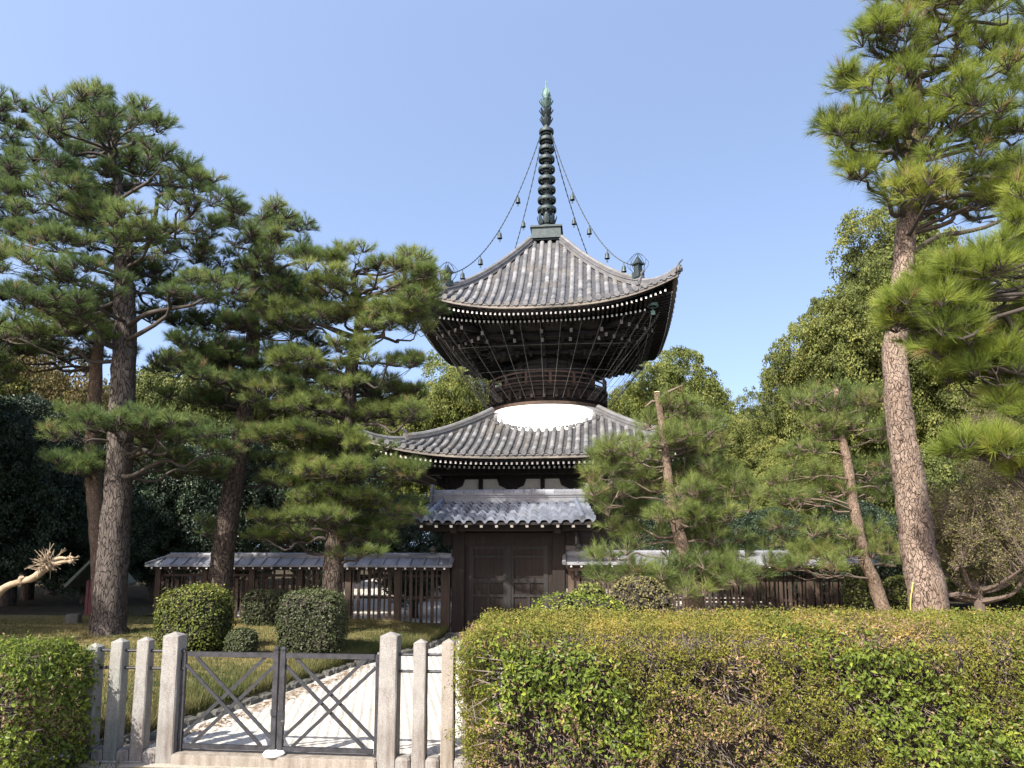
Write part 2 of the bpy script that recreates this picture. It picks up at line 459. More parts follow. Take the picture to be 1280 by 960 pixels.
# ------------------------------------------------------------------ ground, path, lawn
def ground_mat(name, cols, scale, bmp=.5, dist=.02, rake=None):
    m, nt, bs = new_mat(name)
    co = coords(nt)
    n = noise(nt, co, scale, 6, .7); n2 = noise(nt, co, .9, 4, .6)
    r = ramp(nt, cols); nt.links.new(n, r.inputs[0])
    r2 = ramp(nt, [(.3, (.82, .81, .79)), (.7, (1.06, 1.06, 1.06))]); nt.links.new(n2, r2.inputs[0])
    nt.links.new(mixc(nt, 1.0, r.outputs[0], r2.outputs[0], 'MULTIPLY'), bs.inputs["Base Color"])
    bs.inputs["Roughness"].default_value = .95; bs.inputs["Specular IOR Level"].default_value = .1
    h = n
    if rake:
        mp = nt.nodes.new("ShaderNodeMapping"); mp.inputs["Rotation"].default_value = (0, 0, R(rake))
        nt.links.new(co, mp.inputs[0])
        w = nt.nodes.new("ShaderNodeTexWave"); w.inputs["Scale"].default_value = 3.2; w.inputs["Distortion"].default_value = 1.2
        w.inputs["Detail"].default_value = 2; w.inputs["Detail Scale"].default_value = 2.5
        nt.links.new(mp.outputs[0], w.inputs["Vector"])
        ma = nt.nodes.new("ShaderNodeMath"); ma.operation = 'MULTIPLY_ADD'
        nt.links.new(n, ma.inputs[0]); ma.inputs[1].default_value = .55; nt.links.new(w.outputs["Fac"], ma.inputs[2])
        h = ma.outputs[0]
    bump(nt, h, bs, bmp, dist)
    return m

M['gravel_white'] = ground_mat("white raked gravel", [(.25, (.27, .25, .22)), (.45, (.42, .395, .35)), (.7, (.55, .52, .46))], 50, .55, .028, rake=-10)
M['gravel_grey'] = ground_mat("fine grey gravel", [(.3, (.20, .18, .15)), (.5, (.34, .31, .26)), (.7, (.46, .42, .36))], 70, .8, .01)
M['soil'] = ground_mat("brown soil under trees", [(.3, (.028, .022, .015)), (.6, (.06, .05, .03)), (.8, (.09, .085, .04))], 6, .8, .05)
M['lawn'] = ground_mat("dry winter lawn", [(.3, (.07, .06, .028)), (.5, (.15, .125, .05)), (.7, (.22, .18, .085))], 12, .8, .03)
M['moss'] = ground_mat("brown moss", [(.3, (.05, .035, .015)), (.5, (.11, .085, .03)), (.7, (.16, .14, .05))], 40, .9, .02)
rng = np.random.default_rng(7)

mb = MB(); mb.add([(-400, -60, -.03), (400, -60, -.03), (400, 700, -.03), (-400, 700, -.03)], [(0, 1, 2, 3)])
tag(mb.build("ground", M['soil']), kind="structure")
mb = MB(); mb.add([(-30, -20, -.002), (30, -20, -.002), (30, 6.2, -.002), (-30, 6.2, -.002)], [(0, 1, 2, 3)])
tag(mb.build("forecourt", M['gravel_grey']), kind="structure")

edge_px = [(196, 925), (240, 906), (285, 892), (330, 876), (385, 855), (440, 835), (500, 820), (540, 811), (566, 796)]
edge = np.array([on_ground(u, v)[:2] for u, v in edge_px])
edge = np.vstack(([[-4.2, 6.35]], edge, [[-1.25, 14.75]]))
edge = edge[np.argsort(edge[:, 1])]
E_Y = np.linspace(6.35, 14.7, 90)
E_X = np.interp(E_Y, edge[:, 1], edge[:, 0])
P = np.zeros((90, 2, 3)); P[:, 0, 0] = E_X - .3; P[:, 1, 0] = 2.6; P[:, :, 1] = E_Y[:, None]; P[:, :, 2] = .006
mb = MB(); mb.grid(P); tag(mb.build("gravel_path", M['gravel_white']), kind="structure")
mb = MB(); mb.add([(-4.2, 6.2, .003), (3, 6.2, .003), (3, 6.4, .003), (-4.2, 6.4, .003)], [(0, 1, 2, 3)])
mb.add([(-11, 14.75, .003), (12, 14.0, .003), (16, 40, .003), (-11, 40, .003)], [(0, 1, 2, 3)])
tag(mb.build("gravel_court", M['gravel_white']), kind="structure")

def lawn_height(s, Y):
    return .07 + .21 * (1 - np.exp(-np.maximum(s, 0) / .55)) + .012 * np.minimum(s, 14) + .02 * np.sin(Y * 1.7 + s * 1.3)
cols_s = np.array([0, .04, .1, .2, .35, .55, .8, 1.1, 1.5, 2, 3, 4.5, 7, 12, 20, 40])
def edge_x(Y): return np.interp(Y, E_Y, E_X)
YY = np.linspace(6.35, 14.9, 110)
P = np.zeros((110, len(cols_s), 3))
P[:, :, 0] = edge_x(YY)[:, None] - .12 - cols_s[None]
P[:, :, 1] = YY[:, None]
P[:, :, 2] = lawn_height(cols_s[None] + 0 * YY[:, None], YY[:, None])
P[:, 0, 2] = -.02
P[1:-1, 1:, 2] += rng.normal(0, .012, P[1:-1, 1:, 2].shape)
mb = MB(); mb.grid(P, flip=True); tag(mb.build("lawn", M['lawn']), kind="structure")
def lawn_z(x, y):
    return lawn_height(edge_x(y) - .12 - x, y)
P = np.zeros((12, 12, 3)); P[:, :, 0] = np.linspace(-60, -7.75, 12)[None]; P[:, :, 1] = np.linspace(14.85, 70, 12)[:, None]
P[:, :, 2] = .30 + .05 * np.sin(P[:, :, 0]) ; P[0, :, 2] = .34
mb = MB(); mb.grid(P); tag(mb.build("woodland_floor", M['soil']), kind="structure")
P = np.zeros((20, 24, 3)); P[:, :, 0] = np.linspace(2.3, 40, 24)[None]; P[:, :, 1] = np.linspace(6.9, 13.7, 20)[:, None]
P[:, :, 2] = .02 + .5 * np.clip((P[:, :, 0] - 2.3) / 3, 0, 1) + .03 * np.sin(P[:, :, 1] * 2)
mb = MB(); mb.grid(P); tag(mb.build("garden_bank", M['lawn']), kind="structure")
P2 = np.zeros((10, 12, 3)); P2[:, :, 0] = np.linspace(7.9, 60, 12)[None]; P2[:, :, 1] = np.linspace(13.6, 60, 10)[:, None]; P2[:, :, 2] = .5
mb = MB(); mb.grid(P2); tag(mb.build("garden_floor", M['soil']), kind="structure")
def bank_z(x, y): return .02 + .5 * np.clip((x - 2.3) / 3, 0, 1) if x > 2.3 else 0.0

# grass blades on the lawn (uncountable: one object)
def pnoise(x, y, f, seed):
    r_ = np.random.default_rng(seed); o = 0
    for k in range(6):
        a = r_.uniform(0, 2 * PI); ph = r_.uniform(0, 2 * PI); ff = f * r_.uniform(.6, 1.6)
        o = o + np.sin((x * math.cos(a) + y * math.sin(a)) * ff + ph)
    return o / 6
def grass(name, X, Y, Z, h, w, rnd, mat, rng):
    n = len(X)
    mb = MB()
    base = np.stack((X, Y, Z - .01), 1)
    ang = rng.uniform(0, 2 * PI, n); lean = rng.uniform(0, .9, n)
    tip = base + np.stack((np.cos(ang) * lean * h, np.sin(ang) * lean * h, h), 1)
    sd_ = np.stack((-np.sin(ang), np.cos(ang), 0 * ang), 1) * (w / 2)
    mb.add(np.stack((base - sd_, base + sd_, tip), 1), np.arange(n * 3).reshape(-1, 3), 0, rnd)
    return tag(mb.build(name, mat), kind="stuff")
M['grass'] = leaf_mat("winter grass blades", [(0, (.035, .055, .016)), (.4, (.085, .10, .03)), (.7, (.17, .145, .06)), (1, (.30, .22, .10))], .3, .6, .2)
n = 120000
Yg = 6.4 + (14.7 - 6.4) * rng.uniform(0, 1, n) ** 1.15
s_ = rng.uniform(0, 1, n) ** 1.5 * 8.5
Xg = edge_x(Yg) - .13 - s_
pn = pnoise(Xg, Yg, 2.2, 3) + .5 * pnoise(Xg, Yg, 6, 4)
grass("lawn_grass", Xg, Yg, lawn_z(Xg, Yg), rng.uniform(.03, .085, n) * (1 + 1.6 * np.exp(-s_ / .3)), .007, np.clip(.5 + .45 * pn + rng.normal(0, .13, n), 0, 1), M['grass'], rng)
n = 9000
Xg = rng.uniform(-5.6, -3.2, n); Yg = rng.uniform(5.2, 6.2, n)
keep = rng.uniform(0, 1, n) < np.clip((-3.2 - Xg) / 1.2, 0, 1) * .8 + .04
Xg, Yg = Xg[keep], Yg[keep]
grass("verge_grass", Xg, Yg, 0 * Xg, rng.uniform(.02, .1, len(Xg)), .007, rng.uniform(.1, .8, len(Xg)), M['grass'], rng)
mb = MB()
th = np.linspace(0, 2 * PI, 40, endpoint=False)
for cx, cy, rx, ry in ((-3.3, 5.96, .75, .10), (-2.2, 5.98, .5, .06), (-4.6, 5.9, .6, .2)):
    rr = 1 + .18 * np.sin(th * 5 + cx) + .1 * np.sin(th * 11)
    v = np.stack((cx + rx * rr * np.cos(th), cy + ry * rr * np.sin(th), 0 * th + .006), 1)
    mb.add(np.vstack((v, [[cx, cy, .016]])), [(40, i, (i + 1) % 40) for i in range(40)])
tag(mb.build("moss", M['moss']), kind="stuff")
mb = MB()   # fallen needles gathered along the path edge
n = 1000
Yl = rng.uniform(6.5, 11, n); Xl = edge_x(Yl) + .05 + np.abs(rng.normal(0, .16, n)) + .25 * np.clip(pnoise(Yl, Yl * 0, 3, 8), 0, 1)
a = rng.uniform(0, PI, n); d = np.stack((np.cos(a), np.sin(a), 0 * a), 1) * .045; c = np.stack((Xl, Yl, 0 * Xl + .012), 1)
sd_ = np.stack((-np.sin(a), np.cos(a), 0 * a), 1) * .006
mb.add(np.stack((c - d - sd_, c - d + sd_, c + d), 1), np.arange(n * 3).reshape(-1, 3), 0, rng.uniform(.3, 1, n))
tag(mb.build("fallen_needles", M['hedge_dead']), kind="stuff")

# edging stones
stone_meshes = []
def rock(seed, sx, sy, sz):
    r_ = np.random.default_rng(seed); mb = MB(); k, m = 9, 7
    ph = np.linspace(-PI / 2, PI / 2, m); th = np.arange(k) * 2 * PI / k
    v = np.stack((np.cos(ph)[:, None] * np.cos(th), np.cos(ph)[:, None] * np.sin(th), np.sin(ph)[:, None] + 0 * th), -1)
    v = np.sign(v) * np.abs(v) ** .6 * np.array((sx, sy, sz)) * (1 + r_.normal(0, .09, (m, k, 1)))
    i = np.arange(m - 1)[:, None] * k; j = np.arange(k)[None]; q = (j + 1) % k
    mb.add(v, np.stack((i + j, i + q, i + k + q, i + k + j), -1).reshape(-1, 4))
    return mb
arc = np.concatenate(([0], np.cumsum(np.hypot(np.diff(E_X), np.diff(E_Y)))))
s0 = .1; protos = []
k = 0
while s0 < arc[-1] - .3:
    L = rng.uniform(.16, .34); sm = s0 + L / 2
    y = np.interp(sm, arc, E_Y); x = edge_x(y)
    ang = math.atan2(np.interp(sm + .1, arc, E_Y) - y, edge_x(np.interp(sm + .1, arc, E_Y)) - x)
    if k < 5:
        o = rock(k, .17, .06, .058).build("edging_stone", M['stone']); protos.append(o)
    else:
        o = protos[k % 5].copy(); COL.objects.link(o)
    o.location = (x - .05, y, .012); o.rotation_euler = (0, 0, ang); o.scale = (L / .36, rng.uniform(.8, 1.3), rng.uniform(.7, 1.3))
    tag(o, "rough dark edging stone between the gravel path and the lawn bank", "stone", "edging stones along the path")
    s0 += L + .01; k += 1

# ------------------------------------------------------------------ two storeyed pagoda
PAG = (1.40, 27.0, 0.0)
PROT = R(-6.6)
pag = thing("pagoda", "two storeyed wooden pagoda with grey tiled roofs, white plaster dome and bronze spire", "pagoda", PAG, PROT)

def side_rot(P, k):
    P = np.asarray(P, float); c, s = round(math.cos(k * PI / 2)), round(math.sin(k * PI / 2))
    return np.stack((P[..., 0] * c - P[..., 1] * s, P[..., 0] * s + P[..., 1] * c, P[..., 2]), -1)

def zat(v): return at(684, v, 27.0)[2]

def sweep(mb, path, sec, mat=0, rnd=.5):
    """sweep a closed section (lateral, up) along a path"""
    path = np.asarray(path, float); t = np.gradient(path, axis=0)
    lat = norm(np.stack((t[:, 1], -t[:, 0], 0 * t[:, 0]), 1))
    sec = np.asarray(sec, float); k = len(sec); n = len(path)
    v = path[:, None, :] + lat[:, None, :] * sec[None, :, 0:1] + np.array((0, 0, 1.))[None, None] * sec[None, :, 1:2]
    i = np.arange(n - 1)[:, None] * k; j = np.arange(k)[None]; q = (j + 1) % k
    mb.add(v, np.stack((i + j, i + q, i + k + q, i + k + j), -1).reshape(-1, 4), mat, rnd)
    for e in (0, n - 1):
        mb.add(v[e], [tuple(range(k))] if k <= 4 else [(0, a, a + 1) for a in range(1, k - 1)], mat, rnd)

def pyramid_roof(name, D, dtop, z0, H, a, L, pw, spacing, Rt, raf_sp, hip_len, soff_in, label=None):
    def zf(x, d):
        q = (D - d) / (D - dtop)
        return z0 + H * (a * q + (1 - a) * q * q) + L * (np.abs(x) / D) ** pw * (d / D) ** 3
    def edge_z(x): return z0 + L * (np.abs(x) / D) ** pw
    roof = MB(); rg = np.random.default_rng(int(D * 10))
    for k in range(4):
        xs = np.linspace(-D, D, 81); t = np.linspace(0, 1, 40)
        dmin = np.maximum(np.abs(xs), dtop)
        d = D - (D - dmin)[None] * t[:, None]
        X = np.broadcast_to(xs, d.shape)
        Z = zf(X, d) + .022 * ((d / .24) % 1.0) - .03
        roof.grid(side_rot(np.stack((X, -d, Z), -1), k), 0, .0)  # pan tiles toned darkest, shade between round rows put into the colour
        nrow = int(2 * D / spacing)
        for i in range(nrow):
            x = (i - (nrow - 1) / 2) * spacing
            dm = max(abs(x) + .03, dtop)
            if D - dm < .12: continue
            m = max(3, int((D - dm) / .09))
            dd = np.linspace(D + .05, dm, m)
            seg = .30
            fr = ((D + .05 - dd) / seg + .2 * math.sin(i * 7.3)) % 1.0
            r_ = Rt * (1.08 - .24 * fr)
            th = np.linspace(-.15 * PI, 1.15 * PI, 8)
            zz = zf(x, np.minimum(dd, D)) - .4 * np.maximum(dd - D, 0)
            Pp = np.stack((x + r_[:, None] * np.cos(th)[None], np.repeat(-dd[:, None], 8, 1), zz[:, None] + .012 + r_[:, None] * np.sin(th)[None]), -1)
            mtx = m - 1
            cols = np.repeat(rg.uniform(0, 1, mtx), 7)
            sg = ((D + .05 - dd[:-1]) / seg + .2 * math.sin(i * 7.3)).astype(int)
            tb = rg.uniform(.15, 1, 60)
            roof.grid(side_rot(Pp, k), 0, np.repeat(tb[np.clip(sg, 0, 59)], 7))
            # round end cap
            cap = np.stack((x + Rt * 1.08 * np.cos(np.arange(10) * .628), np.full(10, -(D + .055)), zf(x, D) + .012 + Rt * 1.08 * np.sin(np.arange(10) * .628)), -1)
            roof.add(side_rot(cap, k), [(0, q, q + 1) for q in range(1, 9)], 0, .35)
            # the row of pan tile lips between the round tiles
            lip = np.stack((x + spacing / 2 + np.linspace(-spacing * .36, spacing * .36, 5), np.full(5, -(D + .03)), np.zeros(5)), -1)
            zc = zf(x + spacing / 2, D) if abs(x + spacing / 2) < D else zf(D, D)
            sag = np.array((.0, -.03, -.04, -.03, 0))
            up_ = lip.copy(); up_[:, 2] = zc + sag; dn_ = lip.copy(); dn_[:, 2] = zc + sag - .045
            roof.grid(side_rot(np.stack((dn_, up_)), k), 0, .4)
    ro = roof.build(name, M['tile_old'], pag)
    xs = np.linspace(-D, D, 61)
    eb = MB(); so = MB()
    for k in range(4):
        ez = edge_z(xs)
        def strip(d1, z1, d2, z2, mbb, mat=0):
            mbb.grid(side_rot(np.stack((np.stack((xs * d1 / D, 0 * xs - d1, ez + z1), -1), np.stack((xs * d2 / D, 0 * xs - d2, ez + z2), -1))), k), mat)
        strip(D + .01, -.165, D + .01, -.06, eb); strip(D + .01, -.165, D - .12, -.165, eb)
        strip(D - .13, -.24, D - .13, -.16, so); strip(D - .13, -.24, D - .3, -.24, so)
        tt = np.linspace(0, 1, 14)
        G = []
        for q in tt:
            d = (D - .3) + (soff_in - D + .3) * q
            G.append(np.stack((xs * d / D, 0 * xs - d, z0 + L * (np.abs(xs) / D) ** pw * (d / D) ** 3 - .24 + .10 * (D - .3 - d)), -1))
        so.grid(side_rot(np.array(G), k))
    eb.build("eave_board", M['wood_pale'], ro); so.build("soffit", M['wood_dark'], ro)
    for k in range(4):
        for (d0, d1, dz, ext) in ((D - .16, D - 1.0, -.30, D - .35), (D - .78, D - 2.0, -.36, D - .95)):
            rr = MB()
            m = int(2 * ext / raf_sp)
            for i in range(m + 1):
                x = (i - m / 2) * raf_sp
                zt = z0 + L * (abs(x) / D) ** pw * (d0 / D) ** 3 + dz
                zi = z0 + L * (abs(x) / D) ** pw * (d1 / D) ** 3 + dz + .10 * (d0 - d1)
                rr.bar(side_rot((x, -d0, zt), k), side_rot((x, -d1, zi), k), .068, .085, 0)
                rr.bar(side_rot((x, -d0 - .012, zt), k), side_rot((x, -d0 - .001, zt), k), .056, .072, 1)
            rr.build("rafter_row", [M['wood_dark'], M['white_paint']], ro)
    # hip ridges with stacked tiles, end tiles
    for k in range(4):
        hp = MB(); c = math.cos(PI / 4)
        dd = np.linspace(dtop, D + .02, 46)
        base = np.stack((dd, -dd, zf(dd, np.minimum(dd, D))), -1)
        main = base[dd <= hip_len]
        sweep(hp, side_rot(main, k), [(-.15, -.06), (.15, -.06), (.13, .10), (-.13, .10)], 0, .3)
        sweep(hp, side_rot(main + (0, 0, .10), k), [(-.16, .0), (.16, .0), (.16, .035), (-.16, .035)], 0, .55)
        sweep(hp, side_rot(main + (0, 0, .135), k), [(-.11, .0), (.11, .0), (.11, .07), (-.11, .07)], 0, .3)
        hp.tube(side_rot(main + (0, 0, .215), k), .085, 8, 0, .6)
        low = base[dd >= hip_len - .1]
        lf = np.linspace(0, 1, len(low))
        low = low + np.stack((0 * lf, 0 * lf, 0 * lf), -1)
        sweep(hp, side_rot(low, k), [(-.12, -.06), (.12, -.06), (.11, .10), (-.11, .10)], 0, .3)
        hp.tube(side_rot(low + (0, 0, .13), k), .075, 8, 0, .6)
        hr = hp.build("hip_ridge", M['tile_old'], ro)
        # demon face end tiles: a shield plate with a horn
        for e, sc in ((main[-1], .7), (low[-1], .42)):
            ot = MB(); p = side_rot(e, k); ang = math.atan2(p[1], p[0])
            ox = np.array((math.cos(ang), math.sin(ang), 0)); la = np.array((-ox[1], ox[0], 0)); up = np.array((0, 0, 1.))
            prof = [(-.20, -.08), (.20, -.08), (.24, .08), (.17, .26), (.08, .38), (0, .42), (-.08, .38), (-.17, .26), (-.24, .08)]
            f0 = [p + la * (a_ * sc) + up * (b_ * sc) + ox * .02 for a_, b_ in prof]; f1 = [q + ox * .09 for q in f0]
            n_ = len(prof)
            ot.add(f0 + f1, [(i, (i + 1) % n_, n_ + (i + 1) % n_, n_ + i) for i in range(n_)], 0, .3)
            ot.add(f1, [(0, i, i + 1) for i in range(1, n_ - 1)], 0, .3); ot.add(f0, [(0, i + 1, i) for i in range(1, n_ - 1)], 0, .3)
            hn = p + up * (.40 * sc)
            ot.tube([hn, hn + up * .08 + ox * .05, hn + up * .16 + ox * .18], [.07 * sc, .075 * sc, .06 * sc], 8, 0, .4)
            ot.lathe([(0, -.05), (.07 * sc, -.03), (.085 * sc, .03), (.0, .07)], p + up * .15 * sc + ox * .12, 10)
            ot.build("ridge_end_tile", M['tile_old'], hr)
    return zf, ro

UD, LD = 4.5, 5.5
zu, upper = pyramid_roof("upper_roof", UD, .62, 9.72, 3.78, 0.56, .88, 2.7, .30, .085, .155, 3.45, 2.6)
zl, lower = pyramid_roof("lower_roof", LD, 1.9, 4.62, 1.88, .56, .62, 3.0, .27, .082, .16, 4.4, 3.1)

# chain posts standing on the upper hips
hipd = 3.32
posts_top = []
for k in range(4):
    p = side_rot((hipd, -hipd, float(zu(hipd, hipd)) + .2), k)
    mb = MB(); a = k * PI / 2 + PI / 4
    mb.box(p + (0, 0, .10), (.30, .30, .2), 0, a); mb.box(p + (0, 0, .34), (.20, .20, .3), 0, a)
    mb.box(p + (0, 0, .50), (.34, .34, .05), 0, a); mb.box(p + (0, 0, .66), (.28, .28, .28), 0, a, taper=.05)
    for q in range(8):
        t = q * PI / 4
        mb.tube([p + np.array((math.cos(t) * r_, math.sin(t) * r_, z_)) for r_, z_ in ((.16, .2), (.34, .42), (.36, .58), (.2, .78), (.03, .9))], .008, 4, 0)
    mb.build("ridge_ornament", M['bronze'], upper)
    posts_top.append(p + (0, 0, .45))

# dome, drum, balcony
mb = MB(); mb.lathe([(3.2, 5.2), (3.16, 5.5), (3.07, 5.8), (2.92, 6.08), (2.72, 6.33), (2.50, 6.58), (2.26, 6.79), (1.9, 6.92)], (0, 0, 0), 64)
mb.build("plaster_dome", M['plaster'], pag, smooth=True)
mb = MB()
for q in range(150):
    f = q * 2 * PI / 150; x, y = 3.03 * math.cos(f), 3.03 * math.sin(f)
    d, l = max(abs(x), abs(y)), min(abs(x), abs(y))
    z = float(zl(l, d))
    if z > 6.42: continue
    mb.box((x, y, z + .045), (.075, .09, .10), 0, f, rnd=.2)
mb.build("dome_border_tile", M['tile_old'], lower)
mb = MB()
mb.lathe([(1.72, 6.6), (1.72, 8.75)], sides=48)
for z in (7.75, 8.15, 8.45): mb.lathe([(1.74, z - .05), (1.79, z - .05), (1.79, z + .05), (1.74, z + .05)], sides=48)
for q in range(12):
    f = q * PI / 6; mb.box((1.74 * math.cos(f), 1.74 * math.sin(f), 8.05), (.16, .16, 1.3), 0, f)
mb.build("drum", M['wood_dark'], pag)
mb = MB()
mb.lathe([(2.25, 6.80), (2.29, 6.80), (2.29, 6.90), (2.18, 6.93), (2.1, 6.93)], sides=64)
mb.build("dome_ring", M['wood_brown'], pag)
mb = MB()
mb.lathe([(1.9, 6.92), (2.06, 6.93), (2.10, 7.05), (2.10, 7.12), (2.16, 7.14), (2.16, 7.22), (2.12, 7.24), (2.12, 7.33), (2.2, 7.36), (2.2, 7.46), (2.30, 7.48), (2.30, 7.56), (1.7, 7.58)], sides=64)
for q in range(32):
    f = q * PI / 16; mb.box((2.17 * math.cos(f), 2.17 * math.sin(f), 7.22), (.22, .10, .34), 0, f)
bal = mb.build("balcony", M['wood_gate'], pag)
mb = MB()
for z, h in ((7.66, .05), (7.84, .045), (8.02, .06)):
    mb.lathe([(2.20, z - h), (2.26, z - h), (2.26, z), (2.20, z), (2.20, z - h)], sides=64)
for q in range(16):
    f = q * PI / 8 + .1; mb.box((2.23 * math.cos(f), 2.23 * math.sin(f), 7.78), (.07, .09, .44), 0, f)
mb.build("railing", M['wood_brown'], bal)

# bracket tiers below the upper roof
mb = MB()
sq = lambda h, z: [(-h, -h, z), (h, -h, z), (h, h, z), (-h, h, z)]
tiers = [(1.62, 8.55), (1.95, 8.78), (2.0, 8.85), (2.35, 8.98), (2.4, 9.05), (2.75, 9.18), (2.8, 9.25), (3.3, 9.52)]
for (h0, z_0), (h1, z_1) in zip(tiers[:-1], tiers[1:]):
    a, b = sq(h0, z_0), sq(h1, z_1)
    mb.add(a + b, [(i, (i + 1) % 4, 4 + (i + 1) % 4, 4 + i) for i in range(4)])
for k in range(4):
    for h, z in ((1.95, 8.74), (2.38, 8.95), (2.78, 9.16)):
        mb.bar(side_rot((-h - .25, -h, z), k), side_rot((h + .25, -h, z), k), .12, .13)
        for x in np.linspace(-h, h, 9):
            mb.bar(side_rot((x, -h + .4, z - .10), k), side_rot((x, -h - .16, z - .10), k), .10, .12)
            mb.box(side_rot((x, -h - .08, z + .0), k), (.16, .16, .1))
bc = mb.build("bracket_tier", M['wood_dark'], pag)
for k in range(4):
    for x in (-1.95, -.97, 0, .97, 1.95):
        for d, z in ((2.95, 8.93), (3.42, 9.10)):
            xx = x * (1 + .1 * (d - 2.9)); tr = MB()
            tr.bar(side_rot((x, -d + 1.1, z + .32), k), side_rot((xx, -d, z), k), .10, .14)
            tr.bar(side_rot((xx, -d - .015, z - .004), k), side_rot((xx, -d - .001, z), k), .095, .135, 1)
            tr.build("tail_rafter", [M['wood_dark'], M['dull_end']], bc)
    for j, off in enumerate((-.55, -.28, 0, .28, .55)):
        for d, z in ((2.75, 8.95), (3.25, 9.2)):
            p1 = np.array((d + off, -d + off, z)); p0 = np.array((1.8 + off * .4, -1.8 + off * .4, z + .25))
            u_ = norm(p1 - p0); tr = MB()
            tr.bar(side_rot(p0, k), side_rot(p1, k), .10, .13); tr.bar(side_rot(p1 + u_ * .001, k), side_rot(p1 + u_ * .016, k), .095, .125, 1)
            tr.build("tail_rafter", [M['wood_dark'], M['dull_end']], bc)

# lower storey body
W = 3.15
mb = MB()
for k in range(4):
    mb.add(side_rot([(-W, -W + .1, 0), (W, -W + .1, 0), (W, -W + .1, 4.75), (-W, -W + .1, 4.75)], k), [(0, 1, 2, 3)])
    for z, h in ((.5, .25), (1.15, .2), (2.55, .22), (3.2, .26), (3.55, .16), (4.12, .14)):
        mb.bar(side_rot((-W - .3, -W, z), k), side_rot((W + .3, -W, z), k), .16, h)
    for x in np.linspace(-W, W, 4):
        mb.box(side_rot((x, -W, 1.75), k), (.32, .32, 3.5), 0, 0, bev=.08)
    mb.bar(side_rot((-4.2, -3.9, 4.22), k), side_rot((4.2, -3.9, 4.22), k), .18, .18)
    mb.bar(side_rot((-3.8, -3.5, 4.34), k), side_rot((3.8, -3.5, 4.34), k), .14, .16)
wall = mb.build("lower_wall", M['wood_dark'], pag)
mb = MB(); mb2 = MB(); mb3 = MB()
for k in range(4):
    for x in np.linspace(-W, W, 7):          # wide brackets on columns, narrow struts between
        i = int(round((x + W) / (2 * W / 6)))
        if i % 2 == 0:
            pts = [(-.16, 3.63), (.16, 3.63), (.20, 3.72), (.42, 3.82), (.50, 4.05), (-.50, 4.05), (-.42, 3.82), (-.20, 3.72)]
        else:
            pts = [(-.07, 3.63), (.07, 3.63), (.07, 4.05), (-.07, 4.05)]
        f = [side_rot((x + a, -W - .10, b), k) for a, b in pts]; g = [side_rot((x + a, -W - .03, b), k) for a, b in pts]
        n_ = len(pts)
        mb.add(f, [tuple(range(n_))] if n_ == 4 else [(0, 1, 2, 7), (2, 3, 4, 5), (2, 5, 6, 7)])
        mb.add(f + g, [(j, n_ + j, n_ + (j + 1) % n_, (j + 1) % n_) for j in range(n_)])
        for j in range(-2, 3):
            mb.bar(side_rot((x + j * .2, -W + .1, 4.28 - .02 * abs(j)), k), side_rot((x + j * .2, -W - .55, 4.28 - .02 * abs(j)), k), .09, .14)
            mb3.bar(side_rot((x + j * .2, -W - .551, 4.28 - .02 * abs(j)), k), side_rot((x + j * .2, -W - .562, 4.28 - .02 * abs(j)), k), .075, .17)
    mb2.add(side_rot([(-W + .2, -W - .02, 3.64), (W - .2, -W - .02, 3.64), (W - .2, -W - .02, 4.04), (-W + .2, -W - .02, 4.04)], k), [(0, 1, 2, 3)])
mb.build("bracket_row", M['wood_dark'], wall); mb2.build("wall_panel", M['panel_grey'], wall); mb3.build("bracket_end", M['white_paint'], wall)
mb = MB(); mb.box((0, 0, .2), (8.2, 8.2, .4), bev=.02); mb.build("stone_base", M['granite'], pag)

# bronze finial
fz = MB()
h0, h1 = zat(304), zat(290)
fz.box((0, 0, (h0 + h1) / 2 - .06), (1.14, 1.14, h1 - h0 + .1)); fz.box((0, 0, h1 - .02), (1.26, 1.26, .07)); fz.box((0, 0, h0 - .02), (1.36, 1.36, .08))
pxm = 27.9 / FPX
fz.lathe([(12.5 * pxm, zat(290)), (12.5 * pxm, zat(288)), (10.5 * pxm, zat(284.5)), (6 * pxm, zat(282.5)), (6 * pxm, zat(281))], sides=20)
fz.lathe([(5 * pxm, zat(283)), (3.6 * pxm, zat(200)), (3.0 * pxm, zat(125))], sides=14)
fin = fz.build("finial", M['bronze'], pag)
def petals(mb, v0, v1, r0, r1, n, w):
    za, zb = zat(v0), zat(v1)
    mb.lathe([(r0 * .7, za), (r0, za + .2 * (zb - za)), (r0 * 1.02, za + .4 * (zb - za)), (r0 * .5, za + .5 * (zb - za))], sides=16)
    for q in range(n):
        f = q * 2 * PI / n
        e = np.array((math.cos(f), math.sin(f), 0)); l = np.array((-e[1], e[0], 0))
        P = []
        for t in np.linspace(0, 1, 6):
            rr = r0 + (r1 - r0) * (t * 1.25 if t < .8 else 1.0 - (t - .8) * .8); ww = w * math.sin(PI * min(.95, .25 + .72 * t))
            c = e * rr + np.array((0, 0, za + (zb - za) * t))
            P.append([c - l * ww, c + e * ww * .25, c + l * ww])
        mb.grid(np.array(P)); mb.grid(np.array(P) - e * .012, flip=True)
mb = MB(); petals(mb, 282, 270, 9 * pxm, 12.5 * pxm, 8, .11); mb.build("lotus_cup", M['bronze'], fin)
